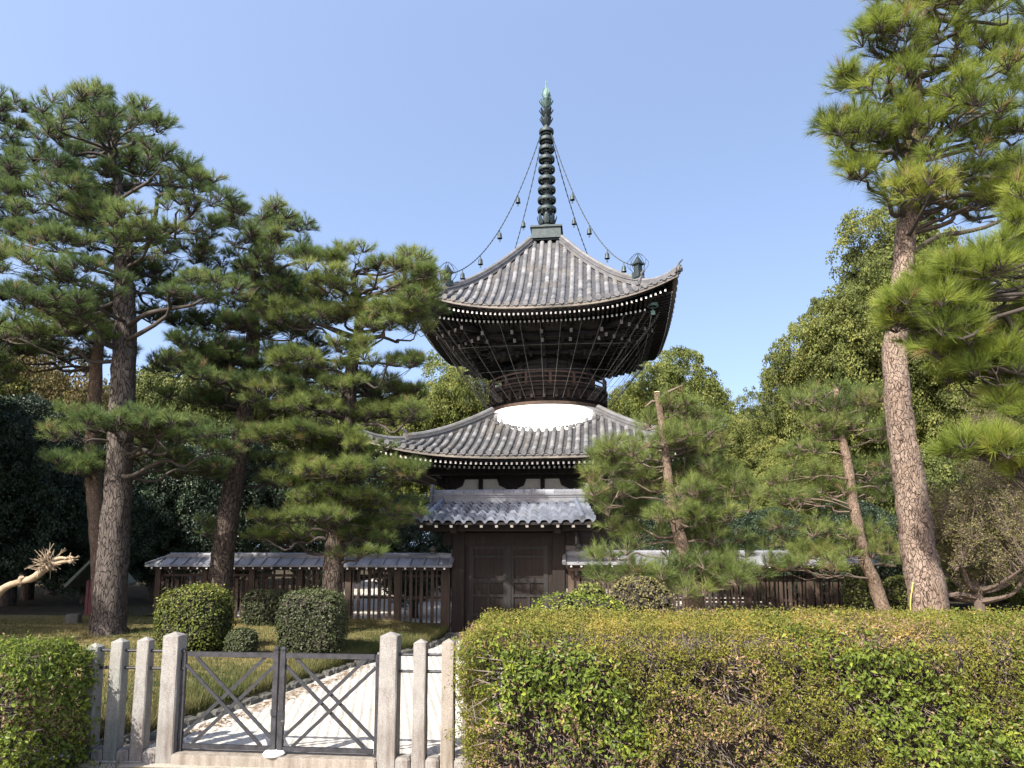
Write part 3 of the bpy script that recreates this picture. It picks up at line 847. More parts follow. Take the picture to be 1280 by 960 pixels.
for i, v in enumerate((263, 250.6, 238, 225.3, 212.4, 199.7, 187.3, 175.8, 165.2)):
    mb = MB(); ro_ = (12.2 - i * .33) * pxm; z = zat(v); th_ = .07
    mb.lathe([(ro_ * .80, z - th_), (ro_ * .97, z - th_), (ro_, z - th_ * .5), (ro_, z + th_ * .6), (ro_ * .96, z + th_), (ro_ * .78, z + th_), (ro_ * .80, z - th_)], sides=28)
    mb.lathe([(.17, z - .14), (.19, z - .10), (.19, z + .10), (.15, z + .16)], sides=14)
    for q in range(8):
        f = q * PI / 4 + .2; e = np.array((math.cos(f), math.sin(f), 0))
        mb.bar(e * .15 + (0, 0, z), e * ro_ * .85 + (0, 0, z), .06, .09)
    mb.build("ring", M['bronze'], fin)
for v0, v1, r1, mm in ((157, 147, 8.6, 'bronze'), (146, 136.5, 9.2, 'bronze'), (134.5, 125, 9.2, 'verdigris')):
    mb = MB(); petals(mb, v0, v1, 3.5 * pxm, r1 * pxm, 8, .075); mb.build("lotus_cup", M[mm], fin)
mb = MB()
mb.lathe([(.06, zat(125)), (.12, zat(124)), (.16, zat(120)), (.15, zat(116)), (.09, zat(112.5)), (.035, zat(110)), (.02, zat(104)), (.004, zat(98))], sides=16)
for q in range(4):
    f = q * PI / 2 + .6
    mb.tube([np.array((math.cos(f) * r_, math.sin(f) * r_, zat(v))) for r_, v in ((.1, 123), (.21, 119.5), (.19, 115), (.06, 111))], .018, 5)
mb.build("jewel", M['verdigris'], fin)
def bell_mb(c, s):
    mb = MB(); c = np.array(c)
    mb.lathe([(.02 * s, .10 * s), (.09 * s, .06 * s), (.13 * s, -.05 * s), (.14 * s, -.2 * s), (.17 * s, -.32 * s), (.12 * s, -.32 * s), (.10 * s, -.1 * s)], c, 12)
    mb.tube([c + (0, 0, .26 * s), c + (0, 0, .08 * s)], .02 * s, 5); mb.tube([c + (0, 0, -.1 * s), c + (0, 0, -.45 * s)], .014 * s, 4)
    mb.box(c + (0, 0, -.5 * s), (.12 * s, .02 * s, .12 * s))
    return mb
top = np.array((0, 0, zat(171)))
for k in range(4):
    e = posts_top[k]; s0 = top + norm((e - top) * (1, 1, 0)) * .3
    t = np.linspace(0, 1, 90)
    path = s0 + (e - s0) * t[:, None]; path[:, 2] -= 1.35 * 4 * t * (1 - t)
    mb = MB(); mb.tube(path, .014 + .013 * (np.arange(90) % 2), 5)
    ch = mb.build("chain", M['bronze'], pag)
    for q, tt in enumerate((.28, .48, .68, .86)):
        p = path[int(tt * 89)]
        bell_mb(p - (0, 0, .18), .58).build("chain_bell", M['bronze'], ch)
for k in range(4):
    c = side_rot((UD - .75, -UD + .75, 9.72 + .35), k); bell_mb(c, 1.15).build("wind_bell", M['verdigris'] if k == 0 else M['bronze'], pag)
    c = side_rot((LD - .6, -LD + .6, 4.62 - .02), k); bell_mb(c, 1.1).build("wind_bell", M['bronze'], pag)
# cords and net that keep birds off the brackets
mb = MB()
for k in range(4):
    for x in np.linspace(-3.5, 3.5, 11):
        f = x / 3.5 * .72
        a = side_rot((x, -3.95, 9.30 + .25 * (abs(x) / 4) ** 3), k); b = side_rot((2.32 * math.sin(f), -2.32 * math.cos(f), 7.02), k)
        m_ = (a + b) / 2 + (0, 0, -.12)
        mb.tube(smooth_path([a, m_, b], 8), .0075, 4)
    for t in (.3, .62):
        pts = []
        for x in np.linspace(-3.5, 3.5, 15):
            f = x / 3.5 * .72
            a = np.array((x, -3.95, 9.30)); b = np.array((2.32 * math.sin(f), -2.32 * math.cos(f), 7.02)); pts.append(side_rot(a + (b - a) * t, k))
        mb.tube(pts, .005, 4)
nc = mb.build("bird_net", M['cord'], pag)
for k in range(4):
    mb = MB()
    A, B = [], []
    for q in np.linspace(0, 1, 4):
        a = np.array((3.2 + .75 * q, -3.95 + .0 * q, 9.45)); f = .74 + .10 * q
        A.append(side_rot(a, k)); B.append(side_rot((2.34 * math.sin(f), -2.34 * math.cos(f), 7.0), k))
        a2 = np.array((3.95, -3.95 + .75 * q, 9.45)); f2 = PI / 2 - .74 - .1 * q
        A.append(side_rot(a2, k)); B.append(side_rot((2.34 * math.sin(f2), -2.34 * math.cos(f2), 7.0), k))
    A, B = np.array(A), np.array(B)
    mb.twigs(A, B, .0035, .0035)
    for t in np.linspace(.12, .9, 7):
        C = A + (B - A) * t; C = C[np.argsort(np.arctan2(C[:, 1], C[:, 0]))]
        mb.twigs(C[:-1], C[1:], .0025, .0025)
    mb.build("corner_net", M['net'], nc)

# ------------------------------------------------------------------ timber gate and roofed fences
GX, GY, GROT = -.065, 14.6, R(-5.5)
gate = thing("timber_gate", "closed double timber gate under a blue grey tiled roof before the pagoda", "gate", (GX, GY, 0), GROT)
mb = MB()
for s in (-1, 1):
    pass
for s, nm in ((-1, 0), (1, 0)):
    mb = MB(); mb.box((s * 1.02, 0, 1.2), (.27, .30, 2.4), bev=.02); mb.box((s * .84, .02, 1.1), (.09, .16, 2.2))
    mb.build("post", M['wood_gate'], gate)
    mb = MB(); mb.box((s * 1.02, 0, .03), (.40, .44, .08), bev=.02); mb.build("post_base", M['granite'], gate)
    mb = MB(); mb.box((s * 1.0, 1.0, 1.0), (.20, .20, 2.0)); mb.bar((s * 1.0, 0, 1.6), (s * 1.0, 1.0, 1.6), .1, .14); mb.build("rear_post", M['wood_gate'], gate)
mb = MB(); mb.box((0, 0, 1.93), (2.7, .24, .26)); mb.box((0, 0, 2.2), (2.3, .12, .3))
for s in (-1, 1): mb.bar((s * 1.02, -.75, 2.12), (s * 1.02, .75, 2.12), .12, .16)
for s in (-1, 1): mb.bar((-1.7, s * .62, 2.13), (1.7, s * .62, 2.13), .1, .1)
mb.build("lintel", M['wood_gate'], gate)
mb = MB(); mb.box((0, -.02, .06), (1.8, .14, .12)); mb.build("sill", M['wood_gate'], gate)
for s in (-1, 1):
    mb = MB(); x0, x1 = (.015, .80); w_ = x1 - x0; cx = s * (x0 + x1) / 2; yf = -.02
    mb.box((cx, yf, .96), (w_, .04, 1.70))
    dr = mb.build("door", M['wood_gate'], gate)
    fr = MB()
    for x in (x0 + .045, x1 - .045): fr.box((s * x, yf - .035, .96), (.09, .035, 1.70))
    for z, h in ((1.77, .10), (1.58, .05), (1.10, .09), (.80, .055), (.42, .055), (.14, .10)): fr.box((cx, yf - .033, z), (w_ - .18, .03, h))
    fr.box((cx, yf - .031, .62), (.05, .028, .92))
    fr.build("door_frame", M['wood_frame'], dr)
    if s > 0:
        ms = MB(); ms.box((0, yf - .055, .96), (.10, .03, 1.72)); ms.build("meeting_stile", M['wood_frame'], dr)
    pb = MB()
    for i in range(8):
        pb.box((s * (x0 + .1 + i * (w_ - .2) / 7), yf - .022, .62), (.008, .006, .95))
    pb.build("door_batten", M['wood_dark'], dr)
# gate roof
mb = MB(); rz_, ez_, ov = 2.69, 2.27, .98
def gate_roof_pt(u, t, sgn):          # u -1..1 across, t 0 ridge .. 1 eave
    hw = 1.58 + .17 * t
    return np.array((u * hw, sgn * (.06 + (ov - .06) * t), rz_ + (ez_ - rz_) * (t * .92 + .08 * t * t) - .02 * 0 + .035 * abs(u) ** 6 * t))
for sgn in (-1, 1):
    nc_, nr_ = 17, 6
    us = np.linspace(-1, 1, nc_ * 6 + 1)
    for r_ in range(nr_):
        t0, t1 = r_ / nr_, (r_ + 1) / nr_
        rows = []
        for t, lift in ((t0, 0.0), (t1 + .014, .055), (t1 + .015, -.005)):
            ph = (us * .5 + .5) * nc_
            fr = ph % 1.0
            wv = .036 * np.sin(fr * 2 * PI) + .014 * np.cos(fr * 4 * PI)
            G = np.array([gate_roof_pt(u, t, sgn) for u in us]); G[:, 2] += wv + lift
            rows.append(G)
        rows = np.array(rows)
        cell = np.repeat(np.clip(.5 + .3 * np.random.default_rng(r_ + 10 * sgn + 50).standard_normal(nc_), 0, 1), 6)
        mb.grid(rows, 0, np.tile(cell, 2), flip=(sgn < 0))
    # verge rows of round tiles
    for u in (-.86, .86):
        P_ = np.array([gate_roof_pt(u * (1 - .0 * t), t, sgn) for t in np.linspace(.02, 1.03, 14)]) + (0, 0, .05)
        mb.tube(P_, .05 + .006 * (np.arange(14) % 2), 9, 0, .6)
roof = mb.build("roof", M['tile_blue'], gate)
mb = MB()
mb.box((0, 0, rz_ + .06), (3.12, .20, .16)); mb.box((0, 0, rz_ + .15), (3.16, .24, .03)); mb.box((0, 0, rz_ + .10), (3.15, .23, .015))
for i in range(15):
    x = -1.46 + i * .2086
    mb.tube([(x - .10, 0, rz_ + .19), (x + .085, 0, rz_ + .19)], .07, 10, 0, .3 + .4 * (i % 3) / 2); mb.tube([(x + .085, 0, rz_ + .19), (x + .105, 0, rz_ + .19)], .08, 10, 0, .6)
for s in (-1, 1): mb.box((s * 1.60, 0, rz_ + .12), (.06, .30, .34), bev=.02); mb.box((s * 1.60, 0, rz_ + .32), (.06, .12, .10))
mb.build("ridge", M['tile_fence'], roof)
mb = MB(); 
for sgn in (-1, 1):
    a = [gate_roof_pt(-1, .02, sgn) - (0, 0, .08), gate_roof_pt(1, .02, sgn) - (0, 0, .08), gate_roof_pt(1, .98, sgn) - (0, 0, .07), gate_roof_pt(-1, .98, sgn) - (0, 0, .07)]
    b = [p - np.array((0, 0, .05)) for p in a]
    mb.add(a + b, [(0, 1, 2, 3), (4, 7, 6, 5), (0, 4, 5, 1), (1, 5, 6, 2), (2, 6, 7, 3), (3, 7, 4, 0)])
mb.build("eave_board", M['wood_dark'], roof)
for sgn in (-1, 1):
    mb = MB()
    for x in np.linspace(-1.62, 1.62, 12):
        p1 = np.array((x, sgn * (ov - .08), ez_ - .09)); p0 = np.array((x, sgn * .1, rz_ - .20))
        mb.bar(p0, p1, .06, .065); u_ = norm(p1 - p0); mb.bar(p1 + u_ * .001, p1 + u_ * .014, .055, .06, 1)
    mb.build("rafter_row", [M['wood_dark'], M['white_paint']], roof)

def fence(name, label, x0, x1, hip_left, zr, seed, low_top, dense, g=0.12):
    """roofed picket fence from local x0 to x1 in the gate's frame"""
    ca, sa = math.cos(GROT), math.sin(GROT); xm = (x0 + x1) / 2
    root = thing(name, label, "fence", (GX + xm * ca, GY + xm * sa, 0), GROT)
    a, b = x0 - xm, x1 - xm
    r_ = np.random.default_rng(seed)
    n = int(round((b - a) / 1.12))
    for i in range(n + 1):
        x = a + .07 + (b - a - .14) * i / n
        mb = MB(); mb.box((x, 0, .70), (.12, .12, 1.40)); mb.build("post", M['wood_brown'], root)
    mb = MB()
    for z, h in ((1.34, .10), (1.18, .05), (.20, .07), (.74, .05)): mb.bar((a, .03, z), (b, .03, z), .05, h)
    mb.bar((a, -.20, 1.33), (b, -.20, 1.33), .05, .05)
    mb.build("rail", M['wood_brown'], root)
    sl = MB()
    m = int((b - a) / dense)
    for i in range(m):
        x = a + (i + .5) * (b - a) / m
        wide = i % 2 == 0
        top_ = low_top + (0 if wide else .05) + r_.normal(0, .012)
        if hip_left and x > b - 3.0: top_ = 1.27 + r_.normal(0, .006)
        w_ = (.066 if wide else .03) * r_.uniform(.9, 1.15)
        sl.box((x + r_.normal(0, .004), -.03, top_ / 2 + .06), (w_, .022, top_ - .04), 0, r_.normal(0, .03), rnd=r_.uniform())
        if not wide and (not hip_left or x < b - 2.8): sl.box((x, .07, .70), (.03, .03, 1.25))
    sl.build("slat_panel", M['wood_brown'], root)
    # small tiled roof
    rf = MB(); hw = .34; ez = zr - .20
    k = int((b - a + .12) / .27)
    for sgn in (-1, 1):
        for i in range(k):
            xa = a - .06 + i * (b - a + .12) / k; xb = a - .06 + (i + 1) * (b - a + .12) / k
            sk = .35 if (hip_left and i == 0) else 0
            P_ = [[(xa + sk, sgn * .05, zr - .035), (xb, sgn * .05, zr - .035)], [(xa, sgn * hw, ez + .005), (xb, sgn * hw, ez + .005)], [(xa, sgn * hw, ez - .035), (xb, sgn * hw, ez - .035)]]
            rf.grid(np.array(P_), 0, r_.uniform(.2, 1), flip=(sgn < 0))
            rf.tube([(xb, sgn * .07, zr - .03), (xb, sgn * (hw + .006), ez + .012)], .016, 6, 0, r_.uniform(.3, .9))
    ra = a + .3 if hip_left else a - .06
    nr = int((b + .06 - ra) / .3)
    for i in range(nr):
        xa = ra + i * (b + .06 - ra) / nr; xb = ra + (i + 1) * (b + .06 - ra) / nr
        rf.tube([(xa, 0, zr - .01), (xb - .02, 0, zr - .01), (xb - .02, 0, zr - .01), (xb, 0, zr - .01)], [.062, .060, .072, .072], 10, 0, r_.uniform(.5, 1))
    rf.box(((ra + b) / 2, 0, zr - .05), (b - ra + .1, .17, .06))
    if hip_left:
        for sgn in (-1, 1): rf.tube([(a + .3, 0, zr), (a - .05, sgn * hw, ez + .02)], .03, 7, 0, .6)
    else:
        rf.box((a - .05, 0, zr - .08), (.05, .2, .24)); 
    for xe in ((b + .05,) if hip_left else (a - .055,)):
        for sgn in (-1, 1): rf.tube([(xe, sgn * .05, zr - .02), (xe, sgn * (hw + .03), ez + .0)], .045, 8, 0, .5)
        rf.box((xe, 0, zr + .02), (.06, .18, .18))
    ro = rf.build("roof", M['tile_fence'], root)
    rr = MB()
    for x in np.arange(a + .08, b - .02, .20):
        for sgn in (-1, 1):
            rr.bar((x, 0, zr - .12), (x, sgn * (hw - .04), ez - .06), .035, .04); rr.bar((x, sgn * (hw - .039), ez - .06), (x, sgn * (hw - .03), ez - .06), .033, .036, 1)
    rr.build("rafter_row", [M['wood_dark'], M['white_paint']], ro)
    xo = (b - .38) if hip_left else (a + .22)
    kn = MB(); kn.lathe([(.07, zr + .03), (.07, zr + .07), (.03, zr + .085), (.065, zr + .11), (.07, zr + .14), (.045, zr + .17), (.012, zr + .19), (0, zr + .215)], (xo, 0, 0), 14)
    kn.build("finial", M['stone'], ro)
    return root
fence("picket_fence", "long dark picket fence with a small tiled roof, left of the timber gate", -7.55, -1.19, True, 1.60, 3, 1.06, .108)
fence("picket_fence", "dark picket fence with small tiled roof, right of the timber gate behind young pines", 1.19, 7.1, False, 1.66, 5, 1.12, .085)

# ------------------------------------------------------------------ pines
def pine(name, label, Y, trunk_px, pads, bark, needle, seed, group=None, nl=.14, nw=.005, nn=36, clump=.22, tufts=18, yj=1.5,
         dens=1.75, base=None, extra=None, fill=.6, yr=(-1.05, .8), spread=.48, flat=.7, cat="pine tree", limb=.028, cut=False, twigmat='twig'):
    """trunk_px: (u, v, width px) from the foot up; pads: (u, v, half width px, half height px[, depth offset])"""
    rg = np.random.default_rng(seed)
    tr = np.array([np.append(at(u, v, Y), w * mpp(Y) / 2) for u, v, w in trunk_px])
    if base is not None: tr[0, 2] = base
    org = tr[0, :3].copy()
    foot = tr[0].copy(); foot[2] -= .35; foot[3] *= 1.15
    T = smooth_path(np.vstack((foot, tr)), 60)
    T[:, 1] += np.cumsum(rg.normal(0, .012, 60))
    root = thing(name, label, cat, tuple(org), 0, group)
    wood = MB(); mpx = mpp(Y)
    zz = T[:, 2] - org[2]
    rad = T[:, 3] * (1 + .35 * np.exp(-np.maximum(zz + .1, 0) / .16))
    wood.tube(T[:, :3], rad, 20, 0, .5, True, .045, rg)
    if cut:
        wood.lathe([(rad[-1] * .98, 0), (rad[-1] * .7, .012), (0, .016)], T[-1, :3], 12, 2)
    tA, tB, needT, needD, needR = [], [], [], [], []
    allp = [tuple(p) for p in pads]
    for p in list(allp):                      # fill the crown between neighbouring pads
        near_ = [q for q in pads if 8 < math.hypot(q[0] - p[0], q[1] - p[1]) < 75]
        if near_ and rg.uniform() < fill:
            q = near_[rg.integers(len(near_))]; f = rg.uniform(.3, .7)
            allp.append((p[0] * (1 - f) + q[0] * f, p[1] * (1 - f) + q[1] * f + rg.normal(0, 4), (p[2] + q[2]) * .42, (p[3] + q[3]) * .45))
    for pad in allp:
        u, v, hw, hh = pad[:4]
        dy = pad[4] if len(pad) > 4 else rg.uniform(*yr) * yj
        yy = Y + dy
        c = at(u, v, yy)
        a = hw * 1.05 * mpp(yy); cz = max(hh * 1.05 * mpp(yy), .12); b = a * .9
        # limb from the trunk
        dist = np.hypot(T[:, 0] - c[0], T[:, 1] - c[1])
        want = c[2] - cz * .5 - .12 * dist
        i = int(np.argmin(np.abs(T[:, 2] - want) + .15 * dist))
        i = min(max(i, 4), 59)
        s0 = T[i, :3]
        e = c - np.array((0, 0, cz * .75))
        mid = (s0 + e) / 2 + rg.normal(0, .10, 3) * np.linalg.norm(e - s0) * .6
        mid[2] += .02
        L_ = np.linalg.norm(e - s0)
        path = smooth_path([s0, s0 + (mid - s0) * .55 + rg.normal(0, .07, 3) * L_, mid, e + (mid - e) * .6 + rg.normal(0, .07, 3) * L_, e + (mid - e) * .25 + rg.normal(0, .06, 3) * L_, e], 14)
        r0 = min(T[i, 3] * .6, limb * (.5 + .35 * L_)); 
        wood.tube(path, r0 * (1 - np.linspace(0, 1, 14)) ** .8 + .007, 6, 1, .5, False)
        # needle clumps of this pad
        nc_ = max(4, int(dens * a * b / clump ** 2))
        rr = np.sqrt(rg.uniform(0, 1, nc_)); th = rg.uniform(0, 2 * PI, nc_)
        lx, ly = rr * np.cos(th), rr * np.sin(th)
        lz = np.sqrt(np.maximum(1 - rr ** 2, 0)) * rg.uniform(-.15, 1.0, nc_) - .25 + rg.normal(0, .1, nc_)
        cc = c + np.stack((lx * a, ly * b, lz * cz), 1)
        k_ = rg.integers(6, 14, nc_)
        st = path[k_]
        mid2 = st + (cc - st) * .55 + rg.normal(0, .06, (nc_, 3)); mid2[:, 2] -= .03
        cb = cc - np.stack((0 * lx, 0 * lx, np.full(nc_, clump * .45)), 1)
        tA += [st, mid2]; tB += [mid2, cb]
        # tufts on the upper side of each clump
        m = tufts
        dirs = rg.standard_normal((nc_, m, 3)); dirs[..., 2] = np.abs(dirs[..., 2]) * .9 - .25
        out = np.stack((lx, ly, 0 * lx), 1)[:, None, :] * .5
        dirs = norm(dirs + out)
        tp = cc[:, None] + dirs * clump * rg.uniform(.45, 1.05, (nc_, m, 1)) * np.array((1, 1, flat))
        dd = dirs + np.array((0, 0, .45))
        tA.append(np.repeat(cb, m, 0)); tB.append(tp.reshape(-1, 3))
        needT.append(tp.reshape(-1, 3)); needD.append(norm(dd).reshape(-1, 3))
        base_r = np.clip(.5 + rg.normal(0, .13) + np.repeat(rg.normal(0, .13, nc_), m) + rg.normal(0, .09, nc_ * m), 0, 1)
        needR.append(base_r)
    A, B = np.vstack(tA), np.vstack(tB)
    wood.twigs(A, B, .007, .004, 1)
    if extra: extra(wood, rg, T)
    o1 = wood.build("trunk", [M[bark], M[twigmat] if twigmat in M else M['twig'], M['cut_wood']], root, org, True)
    cr = MB(); cr.needles(np.vstack(needT), np.vstack(needD), nn, nl, nw, spread, rg, 0, np.concatenate(needR))
    cr.build("crown", M[needle], root, org)
    return root

# the tall old pine beside the left gate posts
pine("pine_tree", "tall old pine with thick grey trunk rising behind the left stone posts", 12.0,
     [(134, 802, 40), (135, 770, 38), (140, 690, 35), (148, 600, 31), (155, 500, 29), (158, 420, 27), (156, 350, 22), (152, 290, 16), (150, 240, 11), (140, 190, 7)],
     [(70, 142, 30, 16), (100, 128, 34, 13), (140, 128, 34, 13), (172, 145, 32, 15), (194, 158, 22, 12), (60, 165, 24, 11), (118, 152, 28, 10),
      (60, 215, 46, 16), (105, 198, 46, 16), (160, 187, 44, 18), (205, 195, 38, 18), (238, 215, 28, 15), (28, 222, 30, 12), (130, 222, 40, 12), (190, 225, 36, 12), (85, 240, 40, 10),
      (255, 240, 26, 13), (282, 252, 22, 12), (240, 262, 34, 9),
      (70, 275, 52, 16), (125, 268, 48, 15), (185, 277, 44, 15), (32, 295, 36, 16), (235, 300, 34, 12), (100, 300, 50, 13), (165, 305, 40, 10),
      (40, 330, 50, 20), (100, 345, 54, 15), (165, 342, 48, 16), (215, 342, 42, 14), (262, 352, 34, 12), (20, 365, 40, 16), (75, 375, 50, 16), (130, 385, 46, 14), (225, 372, 32, 9),
      (25, 410, 40, 18, -.6), (90, 412, 46, 16), (60, 392, 40, 14, 1.0), (190, 395, 34, 14, 1.0),
      (110, 520, 36, 13, -.9), (160, 528, 50, 17, -1.1), (205, 530, 50, 16, -1.1), (250, 545, 36, 12, -.8), (85, 540, 24, 11, -.6), (270, 560, 24, 10, -.6), (195, 572, 46, 15, .8), (240, 590, 36, 12, .9)],
     'bark_grey', 'pine', 11, base=.27)
pine("pine_tree", "slim leaning pine with lit brown trunk just behind the tall old pine", 13.6,
     [(128, 790, 22), (124, 720, 20), (119, 640, 19), (115, 560, 17), (118, 500, 16), (122, 440, 13), (128, 390, 9)],
     [(100, 570, 32, 14), (85, 580, 18, 11), (125, 585, 20, 10), (70, 440, 34, 12), (110, 420, 34, 12), (150, 440, 30, 12), (45, 425, 30, 12), (90, 400, 36, 12), (140, 400, 34, 12), (20, 440, 26, 12)],
     'bark_young', 'pine', 12, yj=.7, base=.28)
pine("pine_tree", "pine with dark leaning trunk between the round topiary and the picket fence", 13.4,
     [(270, 745, 29), (278, 690, 27), (288, 620, 25), (298, 550, 22), (308, 480, 19), (314, 410, 17), (316, 350, 13), (318, 310, 10), (322, 285, 6)],
     [(325, 268, 40, 11), (298, 278, 24, 11), (358, 270, 24, 10), (376, 280, 13, 8), (362, 308, 30, 11), (340, 330, 36, 10), (380, 318, 12, 8), (290, 325, 36, 12), (275, 345, 34, 12), (330, 352, 42, 13), (372, 352, 24, 12),
      (300, 378, 44, 12), (355, 382, 38, 14), (385, 385, 20, 12), (260, 400, 42, 15), (325, 408, 48, 14), (372, 408, 32, 13), (250, 432, 44, 16), (300, 438, 44, 15), (345, 445, 42, 15), (380, 445, 22, 12),
      (225, 460, 38, 14), (275, 470, 44, 15), (330, 480, 42, 15), (370, 480, 24, 12), (300, 505, 44, 13), (350, 510, 30, 12), (245, 495, 34, 12), (335, 540, 36, 13), (330, 575, 34, 14, .8), (260, 660, 20, 16, .3), (350, 600, 30, 13, .9)],
     'bark_dark', 'pine', 13, base=.26)
pine("pine_tree", "rounded pine in front of the picket fence whose crown touches the pagoda's upper eave", 12.8,
     [(414, 745, 25), (418, 690, 24), (424, 630, 23), (432, 560, 21), (436, 500, 18), (441, 450, 15), (448, 410, 12), (444, 370, 8), (440, 340, 5)],
     [(418, 325, 30, 11), (448, 318, 26, 10), (478, 332, 22, 9), (505, 322, 30, 12), (530, 338, 20, 16), (395, 340, 28, 13), (365, 360, 28, 16), (425, 352, 32, 10), (540, 365, 14, 16), (541, 345, 14, 12), (540, 392, 14, 12), (510, 355, 22, 9), (350, 385, 22, 12),
      (500, 385, 34, 9), (528, 385, 22, 13), (450, 392, 40, 11), (400, 395, 34, 12), (365, 400, 26, 12), (420, 372, 34, 10), (480, 405, 28, 9), (520, 408, 20, 8),
      (380, 428, 30, 13), (440, 432, 34, 10), (485, 448, 36, 9), (510, 452, 24, 8), (355, 440, 24, 10), (410, 455, 28, 9),
      (362, 465, 30, 11), (395, 470, 26, 9), (340, 490, 30, 11), (470, 485, 44, 14), (505, 492, 30, 13), (400, 500, 36, 12), (440, 512, 46, 13), (490, 518, 38, 15), (360, 520, 34, 11), (518, 515, 20, 14),
      (370, 545, 48, 14), (420, 548, 44, 13), (452, 558, 34, 12), (505, 582, 26, 12), (400, 580, 50, 16), (450, 590, 48, 17), (500, 592, 30, 18), (365, 600, 36, 13), (420, 620, 50, 18), (470, 628, 44, 18), (505, 635, 26, 18),
      (385, 645, 36, 14), (345, 650, 28, 11), (430, 658, 46, 15), (475, 668, 36, 13), (365, 668, 34, 10), (330, 672, 20, 8), (450, 690, 26, 8, -.5)],
     'bark_dark', 'pine_young', 14, yj=1.1, base=.27, nl=.15)
pine("pine_tree", "pine cut by the left frame edge with only its branch ends in view", 13.2,
     [(-75, 790, 30), (-70, 600, 28), (-66, 450, 24), (-60, 300, 18), (-50, 200, 11), (-40, 140, 7)],
     [(-10, 122, 30, 11), (12, 128, 26, 10), (-30, 140, 30, 12), (15, 162, 26, 9), (-8, 172, 34, 10), (18, 192, 24, 9), (-15, 205, 34, 10), (5, 232, 30, 10), (-30, 245, 36, 11), (8, 262, 24, 9), (-15, 285, 32, 11),
      (-40, 320, 40, 12), (-60, 380, 46, 14), (10, 415, 30, 15, -1.2), (40, 420, 28, 14, -1.2), (-20, 425, 36, 15, -1.0), (0, 465, 24, 18, -.8), (-35, 470, 40, 16)],
     'bark_dark', 'pine', 15, base=.28)

# young pines in front of the right fence
def cut_top(wood, rg, T):
    wood.tube([T[-3, :3], T[-2, :3] + np.array((.12, -.05, .05)), T[-2, :3] + np.array((.36, -.1, .16))], [.03, .025, .01], 6, 1)
    wood.tube([T[-3, :3], T[-3, :3] + np.array((-.10, .0, .0)), T[-3, :3] + np.array((-.2, .05, -.08))], [.02, .018, .01], 6, 1)
pine("young_pine", "young pine with topped trunk and pale cut end before the pagoda's lower roof", 10.6,
     [(872, 765, 23), (866, 735, 20), (855, 690, 17), (846, 650, 14), (838, 610, 12), (834, 570, 10.5), (829, 530, 9.5), (822, 490, 8.5)],
     [(848, 508, 20, 10), (866, 518, 24, 11), (812, 530, 20, 10), (892, 535, 22, 10), (858, 538, 26, 12), (806, 550, 26, 11), (772, 562, 22, 9), (750, 574, 14, 7), (870, 552, 34, 14), (900, 560, 22, 10), (830, 565, 30, 11), (790, 580, 34, 13), (750, 592, 18, 9), (860, 585, 36, 13), (905, 590, 26, 11),
      (815, 600, 36, 13), (770, 612, 32, 13), (740, 622, 16, 8), (855, 618, 36, 14), (910, 618, 28, 11), (928, 612, 16, 8), (790, 635, 34, 13), (835, 640, 34, 13), (885, 645, 34, 12), (920, 640, 26, 11),
      (765, 655, 26, 11), (800, 668, 28, 10), (850, 668, 30, 10), (905, 668, 28, 10), (770, 692, 26, 10, -.4), (800, 715, 34, 10, -.6), (765, 718, 22, 11, -.6), (835, 718, 30, 9, -.6), (880, 705, 30, 9, -.5), (915, 722, 28, 13, -.6), (945, 708, 24, 9, -.5), (905, 700, 24, 9, .4), (855, 735, 24, 8, -.7)],
     'bark_young', 'pine_young', 21, yr=(-.45, 1.25), fill=.4, nl=.17, nw=.0046, nn=40, clump=.20, tufts=12, yj=.9, dens=1.75, base=.3, extra=cut_top, flat=1.15, limb=.010, cut=True, spread=.42, twigmat='twig_tan')
pine("young_pine", "thin young pine at the right end of the fence with bare stretches of orange trunk", 11.6,
     [(1108, 765, 17), (1096, 735, 16), (1080, 700, 14), (1070, 650, 13), (1062, 600, 12), (1056, 560, 10), (1051, 520, 8), (1048, 485, 6)],
     [(1030, 488, 26, 12), (1062, 492, 28, 12), (1005, 500, 22, 11), (1085, 505, 26, 12), (1040, 515, 30, 12), (1012, 530, 26, 11), (1080, 530, 30, 12), (1000, 560, 18, 8), (1100, 545, 18, 10),
      (1015, 590, 30, 12), (985, 600, 22, 10), (1050, 588, 26, 10), (1090, 585, 32, 13), (1112, 600, 18, 11), (1000, 625, 32, 11), (1035, 615, 24, 9), (1088, 618, 26, 11), (970, 618, 18, 9),
      (990, 655, 30, 10), (1030, 662, 32, 11), (1070, 662, 30, 10), (1010, 690, 34, 10), (975, 680, 24, 9), (1050, 690, 30, 9), (1095, 688, 28, 12), (1120, 700, 18, 11), (1025, 708, 26, 8, -.4), (985, 705, 22, 8, -.4)],
     'bark_young', 'pine_young', 22, yr=(-.45, 1.25), fill=.3, nl=.165, nw=.0046, nn=38, clump=.20, tufts=12, yj=.8, dens=1.6, base=.4, flat=1.1, limb=.010, spread=.42, twigmat='twig_tan')

